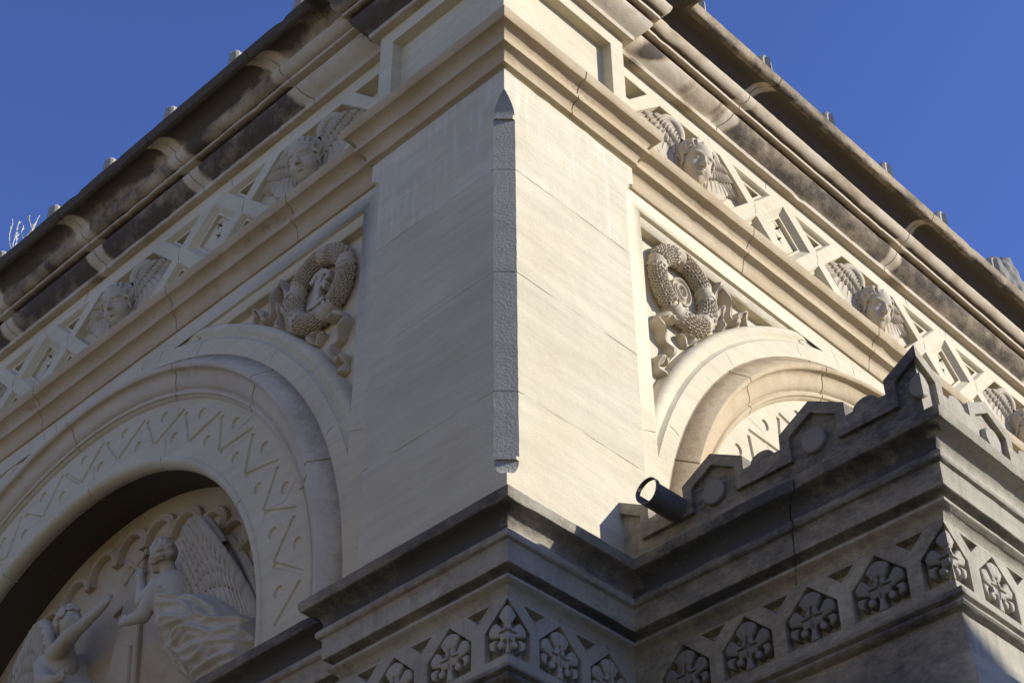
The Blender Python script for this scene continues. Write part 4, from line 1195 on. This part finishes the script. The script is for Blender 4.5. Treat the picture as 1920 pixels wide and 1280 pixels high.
def cloth(name, outline, lines, H, lo, hi, h=.0095, A=.095, w=.075):
    """robe in relief: a swelling ground with crisp swag folds along the given lines"""
    nx, ny = int((hi[0]-lo[0])/h)+1, int((hi[1]-lo[1])/h)+1
    X, Y = np.meshgrid(lo[0]+np.arange(nx)*h, lo[1]+np.arange(ny)*h, indexing='ij')
    def segd(a, b):
        d = (b[0]-a[0], b[1]-a[1]); L = d[0]**2+d[1]**2+1e-12
        t = np.clip(((X-a[0])*d[0]+(Y-a[1])*d[1])/L, 0, 1)
        return np.hypot(X-a[0]-t*d[0], Y-a[1]-t*d[1])
    def crv(l):
        P = [Vector((AC-q[0], q[1])) for q in l]; D = []
        for j in range(len(P)-1):
            a, b = P[j], P[j+1]; pa = P[max(j-1, 0)]; pb = P[min(j+2, len(P)-1)]
            for m in range(4):
                t = m/4; D.append(.5*((2*a)+(-pa+b)*t+(2*pa-5*a+4*b-pb)*t*t+(-pa+3*a-3*b+pb)*t**3))
        return D+[P[-1]]
    O = [(AC-q[0], q[1]) for q in outline]; n = len(O)
    de = np.full(X.shape, 9.0); ins = np.zeros(X.shape, bool)
    for i in range(n):
        a, b = O[i-1], O[i]; de = np.minimum(de, segd(a, b))
        c = (a[1] > Y) != (b[1] > Y)
        ins ^= c & (X < a[0]+(Y-a[1])*(b[0]-a[0])/(b[1]-a[1]+1e-12))
    wob = .012*np.sin(X*31+2*np.sin(Y*19))*np.sin(Y*27+X*7)
    sd = np.where(ins, de, -de)+wob
    dome = H*np.sqrt(np.clip(sd/.16, 0, 1))*(.72+.28*np.clip(sd/.3, 0, 1))
    F = np.zeros(X.shape); near = np.full(X.shape, 9.0)
    for i, l in enumerate(lines):
        D = crv(l); k = len(D)-1; best = np.full(X.shape, 9.0); tt = np.zeros(X.shape)
        for m in range(k):
            q = segd(D[m], D[m+1]); s_ = q < best; best = np.where(s_, q, best); tt = np.where(s_, m/k, tt)
        am = A*(.45+.55*np.sin(np.pi*np.clip(.12+.8*tt, 0, 1)))*(1-.18*(i % 3))
        F = np.maximum(F, am*np.clip(1-best/w, 0, 1)**1.25); near = np.minimum(near, best)
    F += .010*np.cos(near*2*np.pi/.055)*np.clip(near/.03, 0, 1)
    Z = np.where(sd > 0, dome+F*np.clip(sd/.05, 0, 1), -.02)
    keep = sd > -h*1.6
    idx = -np.ones(X.shape, int); idx[keep] = np.arange(keep.sum())
    V = np.stack([X[keep], Y[keep], Z[keep]], 1)
    q = np.stack([idx[:-1, :-1], idx[1:, :-1], idx[1:, 1:], idx[:-1, 1:]], -1).reshape(-1, 4); q = q[(q >= 0).all(1)]
    me = bpy.data.meshes.new(name); me.from_pydata(V.tolist(), [], q.tolist()); me.update()
    me.polygons.foreach_set('use_smooth', [True]*len(me.polygons)); return me
FR = [[(3.975, 8.554), (3.675, 8.447), (3.531, 8.362), (3.31, 8.175), (3.214, 8.055)], [(3.924, 8.46), (3.624, 8.344), (3.482, 8.168)], [(4.052, 8.432), (3.81, 8.295), (3.465, 8.161)], [(3.356, 8.07), (3.132, 8.021), (2.959, 7.97)], [(3.71, 8.104), (3.532, 8.087), (3.344, 7.998), (3.207, 7.908)], [(3.784, 8.066), (3.598, 7.923), (3.419, 7.884), (3.196, 7.838), (2.886, 7.765)], [(3.57, 7.857), (3.399, 7.767), (3.275, 7.761), (3.258, 7.841)], [(3.919, 8.434), (3.923, 8.284), (3.945, 8.143), (3.778, 7.951)], [(4.036, 8.437), (4.027, 8.304), (3.945, 8.143), (3.754, 7.908), (3.552, 7.75)], [(2.941, 7.951), (2.978, 7.89), (2.891, 7.799)], [(3.544, 8.07), (3.63, 8.015), (3.712, 8.025)], [(3.63, 7.925), (3.579, 7.816), (3.6, 7.759)], [(3.384, 8.241), (3.42, 8.176), (3.295, 8.078)]]
OR = [(4.13, 8.57), (4.11, 8.40), (4.05, 8.22), (3.97, 8.05), (3.84, 7.90), (3.64, 7.72), (3.40, 7.40), (2.84, 7.40), (2.84, 7.80), (2.93, 8.02), (3.08, 8.12), (3.26, 8.28), (3.48, 8.46), (3.74, 8.57), (3.84, 8.70), (3.90, 8.80), (4.00, 8.83), (4.07, 8.78), (4.12, 8.68)]
FR += [[(4.07, 8.52), (3.86, 8.44), (3.70, 8.40)], [(3.30, 7.95), (3.1, 7.90), (2.9, 7.88)], [(3.86, 8.24), (3.66, 8.16), (3.55, 8.16)], [(3.5, 7.70), (3.3, 7.66), (3.0, 7.68)], [(3.96, 8.80), (4.02, 8.70), (4.05, 8.58)], [(3.90, 8.76), (3.93, 8.66), (3.98, 8.58)], [(4.08, 8.60), (3.96, 8.58), (3.82, 8.60)]]
# left-hand angel (profile toward the cross, right arm stretched out)
hl = A_(5.26, 8.90, .24)
bodyL = face_profile(hl, .112, 1)
bodyL += [('c', A_(5.29, 8.83, .22), A_(5.36, 8.68, .19), .056, .075, .03), ('e', A_(5.44, 8.52, .18), (.17, .19, .13), .05), ('c', A_(5.42, 8.58, .17), A_(5.50, 8.28, .15), .15, .16, .05),
          ('c', A_(5.34, 8.62, .27), A_(5.08, 8.66, .32), .080, .062, .02), ('c', A_(5.08, 8.66, .32), A_(4.85, 8.82, .25), .060, .038, .02)]
bodyL += hand(A_(4.85, 8.82, .25), A_(4.74, 8.92, .22), 1, .15)
bodyL += [('c', A_(5.52, 8.60, .25), A_(5.34, 8.36, .32), .085, .07, .02), ('c', A_(5.34, 8.36, .32), A_(5.16, 8.30, .33), .065, .045, .02)]
bodyL += hand(A_(5.16, 8.30, .33), A_(5.04, 8.34, .32), -1, .13)
OL = [(5.80, 7.2), (5.76, 8.1), (5.72, 8.5), (5.66, 8.68), (5.52, 8.76), (5.38, 8.74), (5.30, 8.60), (5.22, 8.46), (5.12, 8.36), (5.14, 8.22), (5.10, 7.9), (5.0, 7.2)]
FL = [[(5.64, 8.66), (5.47, 8.52), (5.28, 8.44), (5.16, 8.38)], [(5.68, 8.54), (5.5, 8.40), (5.3, 8.32)], [(5.70, 8.42), (5.57, 8.2), (5.46, 7.9)], [(5.52, 8.34), (5.43, 8.1), (5.22, 7.8)], [(5.34, 8.32), (5.26, 8.1), (5.16, 7.8)], [(5.56, 8.70), (5.46, 8.66), (5.38, 8.68)]]
def big_wing(root, tip_list, rootz, label_sx, arch):
    """tall folded wing: arched leading edge and three tiers of feathers hanging from it. points given in (x,y,z)"""
    m = MB(); P = [Vector(q) for q in arch]; D = []
    for i in range(len(P)-1):
        a, b = P[i], P[i+1]; pa = P[max(i-1, 0)]; pb = P[min(i+2, len(P)-1)]
        for k in range(8):
            t = k/8; D.append(.5*((2*a)+(-pa+b)*t+(2*pa-5*a+4*b-pb)*t*t+(-pa+3*a-3*b+pb)*t**3))
    D.append(P[-1]); n = len(D)
    rows = []
    for i, q in enumerate(D):
        k = i/(n-1); rr = .075*(.6+.6*math.sin(k*math.pi*.8))*(1-.4*k)
        t = (D[min(i+1, n-1)]-D[max(i-1, 0)]).normalized(); s1 = t.cross(Vector((0, 0, 1))).normalized()
        rows.append([tuple(q+s1*(rr*math.cos(b))+Vector((0, 0, 1))*(rr*math.sin(b)*.75)) for b in [2*math.pi*j/12 for j in range(12)]])
    m.grid(rows, close=True)
    return m, D
def wing_R():
    arch = [A_(3.90, 8.62, .09), A_(3.88, 8.80, .09), A_(3.86, 8.98, .11), A_(3.83, 9.10, .13), A_(3.72, 9.14, .13), A_(3.60, 9.02, .14), A_(3.47, 8.84, .12)]
    m, D = big_wing(None, None, None, 1, arch)
    tips = [A_(3.74, 8.30, .10), A_(3.55, 8.22, .09), A_(3.38, 8.14, .09), A_(3.24, 8.05, .08), A_(3.12, 7.96, .08), A_(3.04, 7.92, .08), A_(2.98, 7.92, .07)]
    N = 12
    for tier, (f0, f1, w) in enumerate(((0.30, 1.0, .085), (.20, .60, .085), (.14, .46, .075), (.08, .35, .07), (.03, .26, .066), (-.04, .18, .06))):
        for i in range(N):
            k = i/(N-1); a = D[min(len(D)-1, int((.12+.88*k)*(len(D)-1)))]
            tt = k*(len(tips)-1); j = min(int(tt), len(tips)-2); b = Vector(tips[j])*(1-(tt-j))+Vector(tips[j+1])*(tt-j)
            st_ = a.lerp(b, f0)+Vector((0, 0, .012+.018*tier)); en = a.lerp(b, f1)+Vector((0, 0, .010+.012*tier))
            feather(m, st_, en, w*(1.15 if tier == 0 else 1), .016, curve=.02)
    outl = [D[i] for i in range(0, len(D), 3)]+[Vector(q) for q in tips[::-1]]
    c = sum(outl, Vector())/len(outl); nb = len(outl)
    m.add([(q.x, q.y, .0) for q in outl]+[(q.x, q.y, .06) for q in outl]+[(c.x, c.y, .12)], [(i, (i+1) % nb, nb+(i+1) % nb, nb+i) for i in range(nb)]+[(nb+i, nb+(i+1) % nb, 2*nb) for i in range(nb)])
    return m.mesh('angel_wing', 40)
def wing_R2():
    m = MB()
    for i in range(7):
        k = i/6; feather(m, A_(3.55-.09*k, 8.98-.10*k, .05), A_(3.02-.05*k+.1*(1-k), 8.30-.30*k, .035), .10, .012, curve=.03)
    return m.mesh('angel_far_wing', 40)
def wing_L():
    arch = [A_(5.60, 8.62, .13), A_(5.66, 8.84, .15), A_(5.74, 9.04, .16), A_(5.86, 9.13, .15), A_(5.98, 9.06, .13), A_(6.08, 8.90, .12)]
    m, D = big_wing(None, None, None, -1, arch)
    tips = [A_(5.72, 8.28, .10), A_(5.84, 8.22, .09), A_(5.96, 8.20, .09), A_(6.06, 8.22, .08), A_(6.14, 8.28, .08), A_(6.20, 8.36, .08)]
    N = 10
    for tier, (f0, f1, w) in enumerate(((0.30, 1.0, .075), (.12, .60, .075), (.05, .42, .07), (0.0, .26, .065))):
        for i in range(N):
            k = i/(N-1); a = D[min(len(D)-1, int((.15+.85*k)*(len(D)-1)))]
            tt = k*(len(tips)-1); j = min(int(tt), len(tips)-2); b = Vector(tips[j])*(1-(tt-j))+Vector(tips[j+1])*(tt-j)
            feather(m, a.lerp(b, f0)+Vector((0, 0, .012+.018*tier)), a.lerp(b, f1)+Vector((0, 0, .01+.012*tier)), w*(1.15 if tier == 0 else 1), .016, curve=-.02)
    outl = [D[i] for i in range(0, len(D), 3)]+[Vector(q) for q in tips[::-1]]
    c = sum(outl, Vector())/len(outl); nb = len(outl)
    m.add([(q.x, q.y, .0) for q in outl]+[(q.x, q.y, .06) for q in outl]+[(c.x, c.y, .12)], [(i, (i+1) % nb, nb+(i+1) % nb, nb+i) for i in range(nb)]+[(nb+i, nb+(i+1) % nb, 2*nb) for i in range(nb)])
    return m.mesh('angel_wing', 40)
def angel(label, bodyp, hairfn, hcen, drapm, wings, ub):
    root = thing('angel_sculpture', (.7, ub, 7.4), label, 'stone sculpture', 'angels carved in the left arch')
    xs = [q for pt in bodyp for q in (pt[1][0], pt[2][0] if pt[0] == 'c' else pt[1][0])]; ys = [q for pt in bodyp for q in (pt[1][1], pt[2][1] if pt[0] == 'c' else pt[1][1])]
    bm_ = sd_mesh('angel_body', ang_fn(bodyp), (min(xs)-.2, min(ys)-.2, -.02), (max(xs)+.2, max(ys)+.2, .48), .0105)
    place_local('body', bm_, TYMPL, root, TA, AC, .70, 0)
    hm = sd_mesh('angel_hair', hairfn, tuple(q-.2 for q in hcen), tuple(q+.2 for q in hcen), .0085)
    place_local('hair', hm, TYMPL, root, TA, AC, .70, 0)
    place_local('drapery', drapm, TYMPL, root, TA, AC, .70, 0)
    for w in wings: place_local('wing', w, TYMPL, root, TA, AC, .70, 0)
TYMPL = stone('relief limestone', (.46, .42, .345), (.55, .51, .43), strata=.05, gscale=120, gbump=.002, blotch=.32, blotch_col=(.38, .25, .12), speck=.3)
angel('kneeling stone angel in profile with tall wing and swirling robe, right of the carved cross', bodyR, hairf(hc, .115, 2, -1), hc,
      cloth('drapery', OR, FR, .30, (AC-4.2, 7.38), (AC-2.78, 8.70)), [wing_R(), wing_R2()], 3.7)
angel('stone angel reaching one bare arm up toward the carved cross, left of it', bodyL, hairf(hl, .112, 4, 1), hl,
      cloth('drapery', OL, FL, .27, (AC-5.85, 7.2), (AC-4.95, 8.82), A=.06), [wing_L()], 5.5)
